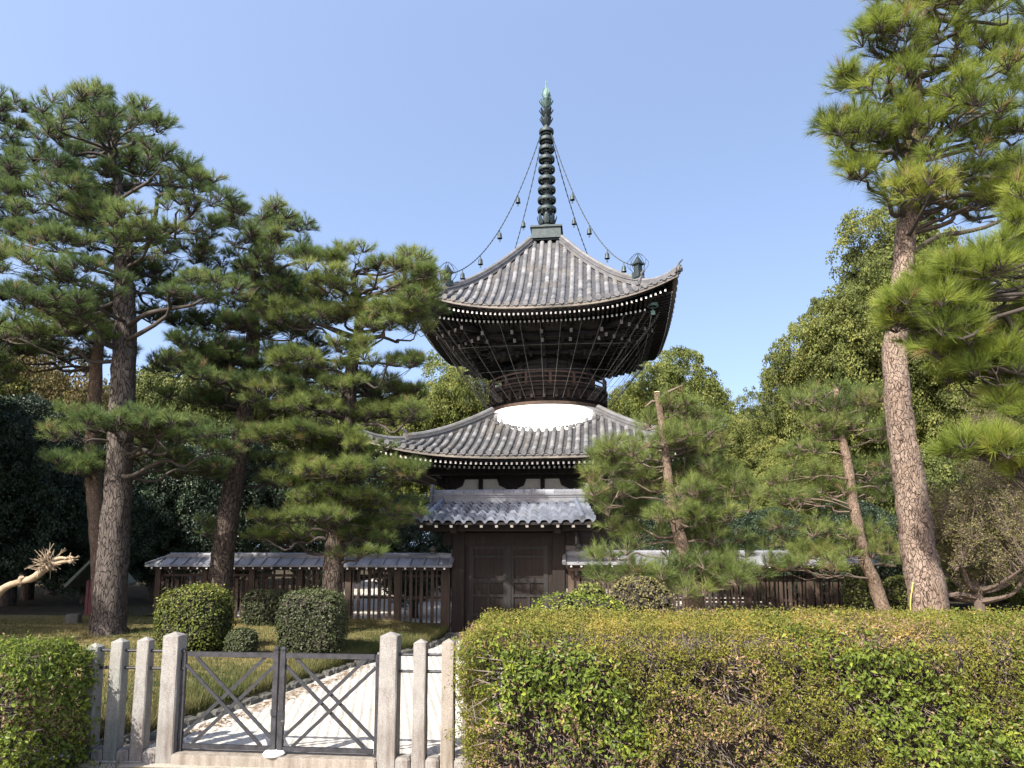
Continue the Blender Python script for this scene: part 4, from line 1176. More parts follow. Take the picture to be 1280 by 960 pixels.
# the big pine on the right and the near pine beyond the frame
pine("pine_tree", "tall pine with thick pale scaly trunk behind the right hedge", 9.0,
     [(1166, 800, 46), (1161, 745, 43), (1152, 690, 40), (1143, 630, 37), (1132, 560, 34), (1122, 500, 31), (1118, 440, 28), (1124, 380, 26), (1131, 310, 25), (1133, 250, 23), (1137, 180, 20), (1140, 110, 17), (1147, 30, 13), (1155, -60, 8)],
     [(1110, 18, 30, 16), (1150, 22, 38, 18), (1195, 15, 40, 18), (1240, 20, 38, 18), (1275, 35, 30, 18), (1085, 42, 18, 9), (1120, 60, 32, 15), (1165, 62, 38, 17), (1210, 60, 38, 17), (1255, 75, 34, 16),
      (1055, 100, 20, 10), (1080, 92, 24, 12), (1112, 102, 32, 14), (1155, 105, 36, 14), (1200, 110, 38, 16), (1245, 118, 36, 16), (1280, 120, 26, 14),
      (1042, 155, 14, 10), (1068, 160, 24, 12), (1100, 150, 30, 14), (1140, 148, 34, 13), (1185, 155, 38, 16), (1230, 160, 38, 16), (1272, 165, 28, 14), (1060, 180, 20, 10), (1095, 190, 32, 12), (1140, 192, 36, 13), (1185, 195, 38, 15), (1235, 200, 38, 16), (1275, 205, 28, 14),
      (1120, 228, 26, 10), (1135, 248, 22, 10), (1170, 255, 34, 12), (1215, 262, 34, 13), (1258, 268, 32, 14), (1285, 230, 30, 16), (1160, 230, 36, 12), (1205, 235, 38, 14), (1250, 240, 36, 14), (1072, 216, 10, 6, -.6), (1180, -20, 60, 22), (1120, -15, 40, 18), (1240, -25, 50, 20), (1290, 250, 24, 12)],
     'bark_tan', 'pine_bright', 31, fill=.85, nl=.19, nw=.0044, nn=46, clump=.22, tufts=11, yj=1.3, dens=1.6, base=.35, flat=.85, limb=.030, spread=.42)
pine("pine_tree", "near pine cut by the right frame edge with bright drooping branch ends", 6.6,
     [(1395, 900, 60), (1390, 700, 55), (1385, 500, 50), (1380, 350, 44), (1370, 200, 34), (1365, 80, 20)],
     [(1262, 282, 28, 14, .2), (1285, 300, 30, 16, .2), (1205, 318, 26, 12, .1), (1235, 330, 30, 13, 0), (1178, 345, 22, 11, .1), (1150, 360, 20, 10, .2), (1205, 355, 26, 10, 0), (1265, 340, 28, 14, .4), (1118, 385, 18, 11, .2), (1135, 400, 16, 10, .2), (1160, 385, 20, 9, .4),
      (1210, 428, 30, 13, -.2), (1240, 440, 30, 14, -.2), (1185, 432, 18, 9, -.1), (1268, 415, 28, 16, .2), (1275, 455, 28, 16, -.1), (1225, 395, 26, 11, .5), (1200, 470, 24, 9, .3), (1160, 420, 18, 9, .5),
      (1265, 510, 24, 11, -.3), (1225, 548, 26, 10, -.3), (1250, 558, 28, 11, -.4), (1278, 560, 22, 12, -.3), (1200, 555, 14, 7, -.2), (1285, 585, 18, 10, -.3), (1250, 480, 30, 10, .5), (1320, 380, 40, 20), (1330, 500, 40, 20), (1330, 280, 40, 20)],
     'bark_tan', 'pine_bright', 32, fill=.8, nl=.185, nw=.0040, nn=52, clump=.18, tufts=10, yj=.5, dens=1.9, base=.3, flat=.85, limb=.024, spread=.34)

# ------------------------------------------------------------------ broadleaf trees
def crown_mesh(seed, rx, ry, rz, lobes, per_lobe, per_clump, lf, clump_r, jit=.55, core=.0):
    """leaf blades on leaf clumps on the lobes of a crown centred at the origin"""
    rg = np.random.default_rng(seed); mb = MB()
    PS, NS, RS = [], [], []
    for i in range(lobes):
        d = norm(rg.standard_normal(3)); d[2] = d[2] * .9 + .1
        q = rg.uniform(.35, .78)
        lc = d * q * np.array((rx, ry, rz)); lr = rg.uniform(.30, .48) * min(rx, rz)
        dd = norm(rg.standard_normal((per_lobe, 3)) + d * .55 + np.array((0, 0, .25)))
        cc = lc + dd * lr * rg.uniform(.75, 1.08, (per_lobe, 1)) * np.array((1.1, 1.1, .9))
        lv = norm(rg.standard_normal((per_lobe, per_clump, 3)) + dd[:, None] * .7 + np.array((0, 0, .35)))
        cr_ = clump_r * rg.uniform(.6, 1.3, (per_lobe, 1, 1))
        pp = cc[:, None] + lv * cr_ * rg.uniform(.5, 1.05, (per_lobe, per_clump, 1)) * np.array((1, 1, .7))
        PS.append(pp.reshape(-1, 3)); NS.append(lv.reshape(-1, 3))
        RS.append(np.repeat(np.clip(.45 + rg.normal(0, .17, per_lobe) + rg.normal(0, .10), 0, 1), per_clump))
    P_, N_, R_ = np.vstack(PS), np.vstack(NS), np.concatenate(RS)
    mb.leaves(P_, N_ + np.array((0, 0, .2)), lf, lf * .78, rg, jit, 0, np.clip(R_ + rg.normal(0, .16, len(R_)), 0, 1))
    return mb
def tree_trunk(seed, h, r, spread):
    rg = np.random.default_rng(seed); mb = MB()
    p = np.array([(0, 0, -.3), (.02, 0, h * .3), (rg.normal(0, .1), rg.normal(0, .1), h * .6), (rg.normal(0, .15), rg.normal(0, .15), h)])
    T = smooth_path(p, 14); mb.tube(T, np.linspace(r, r * .45, 14), 9)
    for k in range(9):
        i = rg.integers(6, 14); d = norm(np.array((rg.normal(), rg.normal(), rg.uniform(.2, .9)))) * spread * rg.uniform(.5, 1)
        e = T[min(i, 13)] + d
        mb.tube(smooth_path([T[min(i, 13)], T[min(i, 13)] + d * .5 + rg.normal(0, .1, 3), e], 7), np.linspace(r * .35, .02, 7), 5)
    return mb
KINDS = {}
def kind(nm, seed, rx, ry, rz, lobes, per_lobe, per_clump, lf, clump_r, mat, th, jit=.55):
    t = bpy.data.objects.new("broadleaf_tree", None); COL.objects.link(t)
    tr = tree_trunk(seed + 50, rz * .9 + th, .12 + .05 * rx, rx * .8).build("trunk", [M['bark_dark']], t, (0, 0, 0), True)
    c = crown_mesh(seed, rx, ry, rz, lobes, per_lobe, per_clump, lf, clump_r, jit).build("crown", M[mat], t)
    c.location = (0, 0, th + rz * .95)
    KINDS[nm] = (t, rx, rz, th, [False])
kind('round', 101, 2.6, 2.6, 2.6, 50, 40, 84, .070, .28, 'leaf_olive', 1.2, .85)
kind('tall', 102, 2.4, 2.4, 3.6, 60, 40, 82, .070, .28, 'leaf_olive', 1.6, .85)
kind('bushy', 103, 2.6, 2.2, 2.0, 38, 36, 74, .074, .28, 'leaf_dark', .2, .8)
kind('loose', 104, 2.2, 2.2, 2.0, 26, 16, 26, .10, .40, 'leaf_rust', 1.6, .8)
def tree(nm, name, label, u, vtop, Y, hw_px, mat=None, group=None, zb=.2, rot=0.0, cat="tree", sz=None):
    """place a tree of a kind so that its crown is hw_px wide and its top stands at (u, vtop)"""
    src, rx, rz, th, used = KINDS[nm]
    o = src if not used[0] else dup(src); used[0] = True
    p = at(u, vtop, Y); s = hw_px * mpp(Y) / rx
    o.name = name
    o.location = (p[0], Y, zb); H = th + rz * 1.93
    o.scale = (s, s, (p[2] - zb) / H)
    o.rotation_euler = (0, 0, rot)
    tag(o, label, cat, group)
    if mat:
        for c in o.children:
            if c.name.startswith("crown"):
                c.material_slots[0].link = 'OBJECT'; c.material_slots[0].material = M[mat]
    return o

G1 = "trees on the slope behind the pagoda"
tree('tall', "broadleaf_tree", "tallest olive green broadleaf tree, behind the big scaly pine trunk", 1115, 240, 21, 105, None, G1, .5, .4)
tree('round', "broadleaf_tree", "olive tree forming the left shoulder below the tallest broadleaf tree", 1038, 385, 23, 78, None, G1, .5, 1.1)
tree('round', "broadleaf_tree", "yellow flecked tree showing right beside the pagoda's balcony net", 838, 446, 37, 78, 'leaf_yellow', G1, .3, 2.0)
tree('tall', "broadleaf_tree", "small dark topped tree against the sky right of the lower roof tip", 905, 500, 40, 52, 'leaf_green', G1, .3, .2)
tree('round', "broadleaf_tree", "small domed tree top peeking over the far tree line in the gap of sky", 950, 498, 44, 42, 'leaf_green', G1, .3, 3.0)
tree('round', "broadleaf_tree", "rounded olive tree low in the gap between the two young pines", 938, 532, 24, 72, None, G1, .4, 4.1)
tree('round', "broadleaf_tree", "orange tinged rounded tree behind the thin young pine", 1000, 555, 20, 66, 'leaf_yellow', G1, .45, 5.2)
tree('round', "broadleaf_tree", "olive tree behind the left side of the bird net between the two roofs", 578, 452, 36, 72, 'leaf_yellow', G1, .3, 2.6)
tree('tall', "broadleaf_tree", "yellowish tree seen through the rounded pine's branches", 490, 468, 38, 64, 'leaf_yellow', G1, .3, 1.7)
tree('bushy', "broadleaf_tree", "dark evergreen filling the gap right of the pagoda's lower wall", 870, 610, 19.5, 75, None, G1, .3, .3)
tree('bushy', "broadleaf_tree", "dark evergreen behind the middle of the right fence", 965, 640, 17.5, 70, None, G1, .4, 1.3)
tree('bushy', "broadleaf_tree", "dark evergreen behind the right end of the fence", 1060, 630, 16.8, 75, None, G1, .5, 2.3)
tree('round', "broadleaf_tree", "green tree behind the bare brown shrub at the right edge", 1235, 380, 19, 95, 'leaf_olive', G1, .5, .9)
tree('tall', "broadleaf_tree", "deep green tree at the right edge above the brown shrub", 1330, 250, 22, 110, 'leaf_green', G1, .5, 2.9)
tree('bushy', "broadleaf_tree", "dark green bush low behind the brown shrub at the right edge", 1240, 690, 14.5, 75, 'leaf_green', G1, .5, 4.9)
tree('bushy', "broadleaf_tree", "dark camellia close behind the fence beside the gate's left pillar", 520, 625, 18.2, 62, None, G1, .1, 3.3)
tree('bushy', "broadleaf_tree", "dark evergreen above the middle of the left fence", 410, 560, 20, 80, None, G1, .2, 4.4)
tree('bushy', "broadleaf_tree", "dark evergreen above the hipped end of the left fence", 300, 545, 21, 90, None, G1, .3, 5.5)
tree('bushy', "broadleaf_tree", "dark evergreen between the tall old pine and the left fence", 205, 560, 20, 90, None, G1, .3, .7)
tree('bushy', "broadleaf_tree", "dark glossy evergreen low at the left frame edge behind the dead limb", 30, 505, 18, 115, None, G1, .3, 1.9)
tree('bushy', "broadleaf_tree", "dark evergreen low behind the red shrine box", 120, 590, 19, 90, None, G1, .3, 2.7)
tree('round', "broadleaf_tree", "yellow green evergreen lit above the dark ones at the left", 85, 490, 22, 80, 'leaf_yellow', G1, .3, 3.9)
tree('loose', "broadleaf_tree", "rusty leaved tree showing between the old pine's lower branches at the left", 60, 432, 20, 75, None, G1, .3, .5)
tree('round', "broadleaf_tree", "dark olive tree behind the leaning dark trunk, high in the left wood", 240, 440, 27, 90, 'leaf_green', G1, .3, 5.9)
tree('round', "broadleaf_tree", "dark olive tree behind the rounded pine's trunk", 390, 480, 29, 80, 'leaf_green', G1, .3, 4.6)
tree('tall', "broadleaf_tree", "dull green tree at the left edge behind all the pines", -30, 400, 27, 110, 'leaf_green', G1, .3, 2.2)
tree('bushy', "broadleaf_tree", "dark evergreen behind the scaly pine trunk and the brown shrub", 1180, 560, 17.5, 95, 'leaf_green', G1, .5, .8)
tree('bushy', "broadleaf_tree", "dull green evergreen behind the bare brown tree at the right edge", 1280, 520, 18.5, 95, 'leaf_green', G1, .5, 2.1)
# tree line far behind the pagoda
far = [(-250, 350, 40, 170), (-130, 430, 44, 150), (20, 470, 46, 140), (150, 470, 48, 120), (300, 490, 50, 120), (430, 500, 50, 110), (560, 505, 50, 100), (680, 515, 52, 110), (800, 510, 52, 100), (880, 525, 50, 90), (1000, 510, 48, 100), (1110, 450, 44, 120), (1240, 380, 40, 150), (1400, 330, 40, 170)]
far_l = ["far left", ""]
for i, (u, v, Y, hw) in enumerate(far):
    tree(('round', 'tall')[i % 2], "broadleaf_tree", "far dull green tree in the line closing the view behind the pagoda", u, v, Y, hw, 'leaf_green', "far tree line behind the pagoda", .2, i * 1.3)
# unseen trees added left of the frame to shade the left wood
for i, (x, y, h, w) in enumerate(((-13.2, 8.5, 8.3, 3.2), (-15, 13, 9, 3.6), (-18, 17.5, 9.5, 4.0), (-20, 4, 9.5, 3.8))):
    o = dup(KINDS['tall'][0]); o.name = "broadleaf_tree"; o.location = (x, y, .3); s = w / 2.4; o.scale = (s, s, h / 8.55); o.rotation_euler = (0, 0, i * 2.0)
    tag(o, "unseen broad evergreen tree added outside the left frame edge to shade the wood", "tree", "unseen shade trees added left of the frame")

# ------------------------------------------------------------------ clipped shrubs and hedges
def shell_points(n, rx, ry, rz, p, rg, zmin=-1.0):
    """points and normals on a superellipsoid"""
    d = norm(rg.standard_normal((n * 2, 3))); d = d[d[:, 2] > zmin][:n]
    k = (np.abs(d[:, 0]) ** p + np.abs(d[:, 1]) ** p + np.abs(d[:, 2]) ** p) ** (-1 / p)
    P = d * k[:, None]
    N = norm(np.sign(P) * np.abs(P) ** (p - 1) / np.array((rx, ry, rz)))
    return P * np.array((rx, ry, rz)), N
def shrub(name, label, u, v, Y, hw, hh, p, nleaf, lf, mat, seed, zb, cat="shrub", depth=None, group=None):
    rg = np.random.default_rng(seed)
    c = at(u, v, Y); rx, rz = hw * mpp(Y), hh * mpp(Y); ry = depth or rx
    root = thing(name, label, cat, (c[0], Y, zb), 0, group)
    P, N = shell_points(nleaf, rx, ry, rz, p, rg)
    bumpy = 1 + .06 * pnoise(P[:, 0] + .4 * P[:, 2], P[:, 1] + P[:, 2], 3.2 / max(rx, .3), seed + 3) + .05 * (pnoise(P[:, 0] * 1.0 + P[:, 2], P[:, 1] - P[:, 2] * .7, 9 / max(rx, .3), seed)) 
    P = P * bumpy[:, None] * np.where(rg.uniform(0, 1, (len(P), 1)) < .04, rg.uniform(1.02, 1.12, (len(P), 1)), rg.uniform(.88, 1.03, (len(P), 1)))
    mb = MB(); top = np.clip(N[:, 2], 0, 1) * .25  # leaves facing up toned lighter, light from above put into the colour
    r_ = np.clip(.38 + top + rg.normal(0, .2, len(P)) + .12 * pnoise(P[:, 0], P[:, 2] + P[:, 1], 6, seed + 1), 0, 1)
    C = np.array((c[0], Y, c[2]))
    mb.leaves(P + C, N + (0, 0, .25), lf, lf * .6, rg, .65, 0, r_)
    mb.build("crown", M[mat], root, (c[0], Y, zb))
    w = MB()
    for k in range(7):
        e = np.array((rg.normal(0, .3) * rx, rg.normal(0, .3) * ry, 0)) + C
        w.tube(smooth_path([(c[0] + rg.normal(0, .04), Y, zb - .1), (c[0] + (e[0] - c[0]) * .5, Y, (zb + c[2]) / 2), e], 6), np.linspace(.025, .01, 6), 5)
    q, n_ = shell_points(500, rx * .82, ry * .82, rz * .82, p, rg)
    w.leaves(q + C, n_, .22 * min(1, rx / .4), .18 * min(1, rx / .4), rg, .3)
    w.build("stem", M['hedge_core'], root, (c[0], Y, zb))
    return root
shrub("topiary_shrub", "large rounded topiary with sunlit yellow top behind the left gate post", 244, 776, 10.4, 40, 42, 3.2, 9000, .040, 'topiary', 41, .25, "topiary")
shrub("topiary_shrub", "squared dark topiary against the picket fence, farthest of the clipped shrubs", 332, 761, 13.6, 24, 22, 4.5, 4500, .045, 'topiary_dark', 42, .27, "topiary")
shrub("topiary_shrub", "smallest low rounded topiary between the two larger ones", 302, 803, 10.2, 18, 17, 2.6, 2600, .035, 'topiary_dark', 43, .26, "topiary")
shrub("topiary_shrub", "box shaped topiary with brownish flat top in front of the pine trunk", 391, 779, 11.0, 37, 39, 5.0, 9000, .038, 'topiary_dark', 44, .26, "topiary")
shrub("shrub", "loose rounded shrub with mixed green leaves behind the hedge by the gate door", 722, 781, 7.9, 60, 37, 2.6, 7000, .036, 'hedge_broad', 45, .1)
shrub("shrub", "bright yellow green shrub tip standing above the mixed shrub", 738, 760, 8.6, 24, 30, 2.2, 1600, .05, 'leaf_yellow', 46, .1)
shrub("shrub", "brownish feathery shrub left of the topped young pine's foot", 800, 765, 8.4, 40, 42, 2.4, 5000, .03, 'leaf_brown', 47, .1)
shrub("shrub", "low green shrub at the foot of the thin young pine", 1128, 752, 12.6, 24, 30, 2.4, 2500, .05, 'leaf_yellow', 48, .4)
shrub("shrub", "leafy green shrub against the fence end left of the thin young pine", 1078, 742, 12.3, 20, 34, 2.4, 1800, .06, 'leaf_green', 49, .4)

def hedge(name, label, x0, x1, y0, y1, h, seed, per_m2, side_species, top_mat, gap=None):
    rg = np.random.default_rng(seed)
    root = thing(name, label, "hedge", ((x0 + x1) / 2, (y0 + y1) / 2, 0))
    org = ((x0 + x1) / 2, (y0 + y1) / 2, 0)
    hx, hy = (x1 - x0) / 2, (y1 - y0) / 2
    mats = ['hedge_small', 'hedge_broad', top_mat, 'hedge_dead']
    mb = MB(); tw = MB()
    def surf(n, face):
        a, b = rg.uniform(0, 1, n), rg.uniform(0, 1, n)
        if face == 'front': P = np.stack((x0 + (x1 - x0) * a, np.full(n, y0), h * b ** .9), 1); N = np.tile((0, -1., 0), (n, 1))
        if face == 'top': P = np.stack((x0 + (x1 - x0) * a, y0 + (y1 - y0) * b, np.full(n, h)), 1); N = np.tile((0, 0, 1.), (n, 1))
        if face == 'left': P = np.stack((np.full(n, x0), y0 + (y1 - y0) * a, h * b), 1); N = np.tile((-1., 0, 0), (n, 1))
        if face == 'right': P = np.stack((np.full(n, x1), y0 + (y1 - y0) * a, h * b), 1); N = np.tile((1., 0, 0), (n, 1))
        if face == 'back': P = np.stack((x0 + (x1 - x0) * a, np.full(n, y1), h * b), 1); N = np.tile((0, 1., 0), (n, 1))
        # round the shoulders and let the surface undulate
        ed = .16
        tz = np.clip((P[:, 2] - (h - ed)) / ed, 0, 1); fy = np.clip((y0 + ed - P[:, 1]) / ed, 0, 1); by = np.clip((P[:, 1] - (y1 - ed)) / ed, 0, 1)
        lx = np.clip((x0 + ed - P[:, 0]) / ed, 0, 1); rx_ = np.clip((P[:, 0] - (x1 - ed)) / ed, 0, 1)
        P = P + np.stack((lx * tz * ed * .45 - rx_ * tz * ed * .45, fy * tz * ed * .5 - by * tz * ed * .5, -(np.maximum(np.maximum(fy, by), np.maximum(lx, rx_)) ** 2) * tz * ed * .5), 1)
        N = norm(N + np.stack((-(lx - rx_) * tz, -(fy - by) * tz, tz * .8), 1))
        und = .045 * pnoise(P[:, 0] + .3 * P[:, 1], P[:, 2] * 1.3 + P[:, 1], 4.2, seed) + .03 * pnoise(P[:, 0], P[:, 2] + P[:, 1], 13, seed + 1)
        if face == 'top': und = und * .45
        return P + N * und[:, None], N
    for face, area, mult in (('front', (x1 - x0) * h, 1), ('top', (x1 - x0) * (y1 - y0), .8), ('left', (y1 - y0) * h, 1), ('right', (y1 - y0) * h, 1), ('back', (x1 - x0) * h, .25)):
        n = int(area * per_m2 * mult)
        q = 18; nc_ = max(1, n // q)
        P, N = surf(nc_, face)
        pk = rg.normal(0, .034, nc_) + .02 * pnoise(P[:, 0], P[:, 2] + P[:, 1], 30, seed + 3)
        P = np.repeat(P + N * pk[:, None] * (.4 if face == 'top' else 1), q, 0); N = np.repeat(N, q, 0); n = len(P)
        hole = np.clip((pnoise(P[:, 0] * 1.0, P[:, 2] * 1.1 + P[:, 1], 9, seed + 21) - .22) * 4, 0, 1) * np.clip((h - .10 - P[:, 2]) * 12, 0, 1) * (face != 'top')
        P = P - N * (hole * .10)[:, None]
        off = rg.normal(0, .024, (n, 3)); P = P + off; N = norm(N + off * 22 + (0, 0, .25)); cl_shade = np.repeat(rg.normal(0, .10, nc_), q)
        fld = pnoise(P[:, 0] * 1.0 + .2 * P[:, 1], P[:, 2] * 1.2, 3.1, seed + 5) + side_species(P)
        bare = pnoise(P[:, 0], P[:, 2] + P[:, 1] * .5, 5.0, seed + 9)
        if x1 > 3:
            for bx_, bz_, br_, bs_ in ((1.60, .86, .22, .75), (1.15, .66, .16, .5), (1.75, .45, .16, .55), (.55, .25, .2, .5), (3.0, .95, .10, .8)):
                bare = bare + bs_ * np.exp(-((P[:, 0] - bx_) ** 2 + (P[:, 2] - bz_) ** 2 * 1.4) / br_ ** 2)
        isb = fld + rg.normal(0, .10, n) > 0
        if face == 'front':
            keep = ~((bare > .42) & (rg.uniform(0, 1, n) < .72) & (P[:, 2] < h - .12))
        else: keep = np.ones(n, bool)
        dep = np.abs(rg.normal(0, .022, n)) - .012
        P = P - N * dep[:, None]
        topm = (P[:, 2] > h - .10 - .05 * rg.uniform(0, 1, n)) if face != 'top' else np.ones(n, bool)
        shade = np.clip(.45 + .22 * pnoise(P[:, 0], P[:, 2] + P[:, 1], 17, seed + 12) + cl_shade + rg.normal(0, .13, n) , 0, 1)
        dead = rg.uniform(0, 1, n) < np.where(bare > .25, .30, .03)
        sets = ((topm & keep & ~dead & ~(isb & (rg.uniform(0, 1, n) < .35)), 2, .024, .010, 1.4), (~topm & keep & ~dead & ~isb, 0, .025, .011, 1.1), (((~topm & keep & ~dead) | (topm & keep & ~dead & (rg.uniform(0, 1, n) < .5))) & isb & (rg.uniform(0, 1, n) < .42), 1, .044, .024, .7), (dead & keep, 3, .034, .014, 1.2))
        for msk, mi, L, Wd, jit in sets:
            if msk.sum() == 0: continue
            p_, n_ = P[msk], N[msk]
            if mi == 2: n_ = n_ * .35 + np.stack((rg.normal(0, .7, len(p_)), rg.normal(-.3, .7, len(p_)), rg.normal(.2, .3, len(p_))), 1); p_ = p_ + np.array((0, 0, 1.)) * np.abs(rg.normal(0, .016, len(p_)))[:, None]
            mb.leaves(p_, n_ + (0, 0, .25 if mi == 1 else .0), L, Wd, rg, jit, mi, shade[msk])
        # inside twigs
        k = int(area * (250 if face in ('left', 'right') else 900) * mult)
        if k:
            P, N = surf(k, face)
            b0 = P - N * rg.uniform(.12, .30, (k, 1)) + rg.normal(0, .05, (k, 3)); b1 = P - N * rg.uniform(-.005, .09, (k, 1))
            tw.twigs(b0, b1, .0045, .0022, 0)
    # the dense inside of the hedge
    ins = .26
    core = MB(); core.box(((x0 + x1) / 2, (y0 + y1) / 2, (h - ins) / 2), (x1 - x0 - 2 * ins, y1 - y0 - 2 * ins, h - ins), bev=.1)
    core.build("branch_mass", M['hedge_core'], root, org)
    tw.build("twigs", M['grey_twig'], root, org)
    mb.build("foliage", [M[m] for m in mats], root, org)
    return root
hedge("clipped_hedge", "long tall clipped hedge of mixed leaves on the right with bare twiggy patches", -.33, 6.3, 5.15, 6.75, 1.17, 61, 11500, lambda P: np.clip((P[:, 0] - 2.4) * .3, -.28, .4) + np.where((P[:, 0] < .6) & (P[:, 2] > .3), .25, 0) - .08, 'hedge_top')
hedge("clipped_hedge", "short green clipped hedge at the lower left ending at the stone posts", -6.6, -3.60, 5.35, 6.3, .99, 62, 11000, lambda P: .16 + 0 * P[:, 0], 'hedge_broad')

# brown bare shrub at the right edge
def bare_shrub(label, u, v, Y, hw, hh, seed, zb):
    rg = np.random.default_rng(seed); c = at(u, v, Y); rx, rz = hw * mpp(Y), hh * mpp(Y)
    root = thing("bare_shrub", label, "shrub", (c[0], Y, zb))
    w = MB(); org = np.array((c[0], Y, zb))
    w.tube(smooth_path([org - (0, 0, .2), org + (.02, 0, .35), org + (-.03, .02, .75)], 8), np.linspace(.09, .07, 8), 9)
    tips = []
    for k in range(9):
        a = k * 2 * PI / 9 + rg.normal(0, .3); s0 = org + (0, 0, rg.uniform(.35, .75))
        d = np.array((math.cos(a) * rx, math.sin(a) * rx * .8, 0)) * rg.uniform(.6, 1)
        pth = smooth_path([s0, s0 + d * .35 + (0, 0, .06), s0 + d * .7 + (0, 0, .25 * rz + rg.normal(0, .1)), s0 + d + (0, 0, rg.uniform(.2, 1.3) * rz)], 14)
        w.tube(pth, np.linspace(.055, .014, 14), 6); tips.append(pth)
    allp = np.vstack(tips)
    C = np.array((c[0], Y, c[2]))
    n1 = 420
    P, N = shell_points(n1, rx, rx * .8, rz, 2.2, rg); E = C + P * rg.uniform(.35, 1, (n1, 1))
    S = allp[np.argmin(((allp[None] - E[:, None] * 1.0) ** 2).sum(-1), 1)]
    Mid = (S + E) / 2 + rg.normal(0, .06, (n1, 3))
    w.twigs(S, Mid, .010, .007); w.twigs(Mid, E, .007, .004)
    n2 = 3600
    i = rg.integers(0, n1, n2); S2 = Mid[i] + (E[i] - Mid[i]) * rg.uniform(.2, 1, (n2, 1)); E2 = S2 + norm(rg.standard_normal((n2, 3)) + (0, 0, .4)) * rg.uniform(.08, .25, (n2, 1))
    w.twigs(S2, E2, .0035, .002)
    w.build("trunk", M['twig_brown'], root, org)
    l = MB(); j = rg.integers(0, n2, 26000); p = S2[j] + (E2[j] - S2[j]) * rg.uniform(.2, 1.1, (26000, 1)) + rg.normal(0, .03, (26000, 3))
    l.leaves(p, rg.standard_normal((26000, 3)), .034, .02, rg, 1.0)
    l.build("crown", M['leaf_brown'], root, org)
    return root
bare_shrub("spreading brown twiggy shrub with grey horizontal limbs right of the scaly pine trunk", 1215, 660, 11.5, 80, 70, 71, .5)
bare_shrub("bare brown twiggy tree above and behind the spreading shrub at the right edge", 1262, 545, 14.5, 75, 80, 72, .5)

# ------------------------------------------------------------------ stone posts, rails and iron gate
FR = R(-4.5)
def fy(x): return 6.18 - .094 * (x + 2.0)           # depth of the post line
def px_x(u, Y): return (u - 640) / FPX * (Y * CP + (-.9) * SP)
def stone_post(label, u, w, h, mat, seed, lean=0.0, group="stone posts of the path barrier"):
    rg = np.random.default_rng(seed)
    Y = 6.18
    for _ in range(4): x = px_x(u, Y); Y = fy(x)
    root = thing("stone_post", label, "post", (x, Y, 0), FR + rg.normal(0, .02), group)
    mb = MB(); hw = w / 2; b = .008
    rows = []
    lv = [(-.1, 1.06), (.25, 1.03), (.55, 1.01), (.8, .995), (h - .035, .98), (h - .03, .975), (h, .03)]
    sec = [(-1 + b / hw, -1), (1 - b / hw, -1), (1, -1 + b / hw), (1, 1 - b / hw), (1 - b / hw, 1), (-1 + b / hw, 1), (-1, 1 - b / hw), (-1, -1 + b / hw)]
    for z, k in lv: rows.append([(px * hw * k + lean * z, py * hw * k, z) for px, py in sec])
    P = np.array(rows); P[:-2, :, :2] += rg.normal(0, .0012, P[:-2, :, :2].shape)
    n_, k_ = P.shape[:2]
    i = np.arange(n_ - 1)[:, None] * k_; j = np.arange(k_)[None]; q = (j + 1) % k_
    mb.add(P, np.stack((i + j, i + q, i + k_ + q, i + k_ + j), -1).reshape(-1, 4))
    o = mb.build("post_shaft", M[mat], root)
    return root, x, Y
SP_ = {}
for key, label, u, w, h, mat in (
        ('l4', "leftmost stone post, half hidden by the short left hedge", 136, .115, .96, 'granite_bluegreen'),
        ('l3', "blue green streaked stone post, second from the left hedge", 150, .112, 1.005, 'granite_bluegreen'),
        ('l2', "slim grey stone post next to the left gate post", 182, .108, 1.02, 'granite'),
        ('l1', "thick stone gate post carrying the left iron leaf", 218, .145, 1.065, 'granite'),
        ('r1', "thick brown stained stone gate post carrying the right iron leaf", 488, .150, 1.085, 'granite'),
        ('r2', "slim pale stone post right of the right gate post", 526, .108, 1.03, 'granite'),
        ('r3', "slim warm toned stone post nearest the long right hedge", 561, .104, 1.035, 'granite_warm'),
        ('r4', "stone post swallowed by the end of the long right hedge", 600, .105, 1.03, 'granite')):
    if key == 'l4': u = 119
    SP_[key] = stone_post(label, u, w, h, mat, hash(key) % 97 if False else ord(key[1]) * 3 + ord(key[0]))
def rail(label, ka, kb, z, over=.05):
    xa, ya = SP_[ka][1:]; xb, yb = SP_[kb][1:]
    d = np.array((xb - xa, yb - ya, 0.)); d /= np.linalg.norm(d)
    a = np.array((xa, ya, z)) - d * over; b = np.array((xb, yb, z)) + d * over
    mb = MB(); mb.tube([a, a * .5 + b * .5, b], .0125, 10)
    for e, s in ((a, -1), (b, 1)): mb.tube([e, e + d * .016 * s], .021, 8)
    return tag(mb.build("iron_rail", M['iron'], None, tuple(a)), label, "rail", "iron rails through the stone posts")
rail("upper iron rail through the left stone posts", 'l4', 'l1', .90, .085)
rail("lower iron rail through the left stone posts", 'l4', 'l1', .755, .085)
rail("upper iron rail through the right stone posts", 'r1', 'r4', .90, .09)
rail("lower iron rail through the right stone posts", 'r1', 'r4', .765, .09)

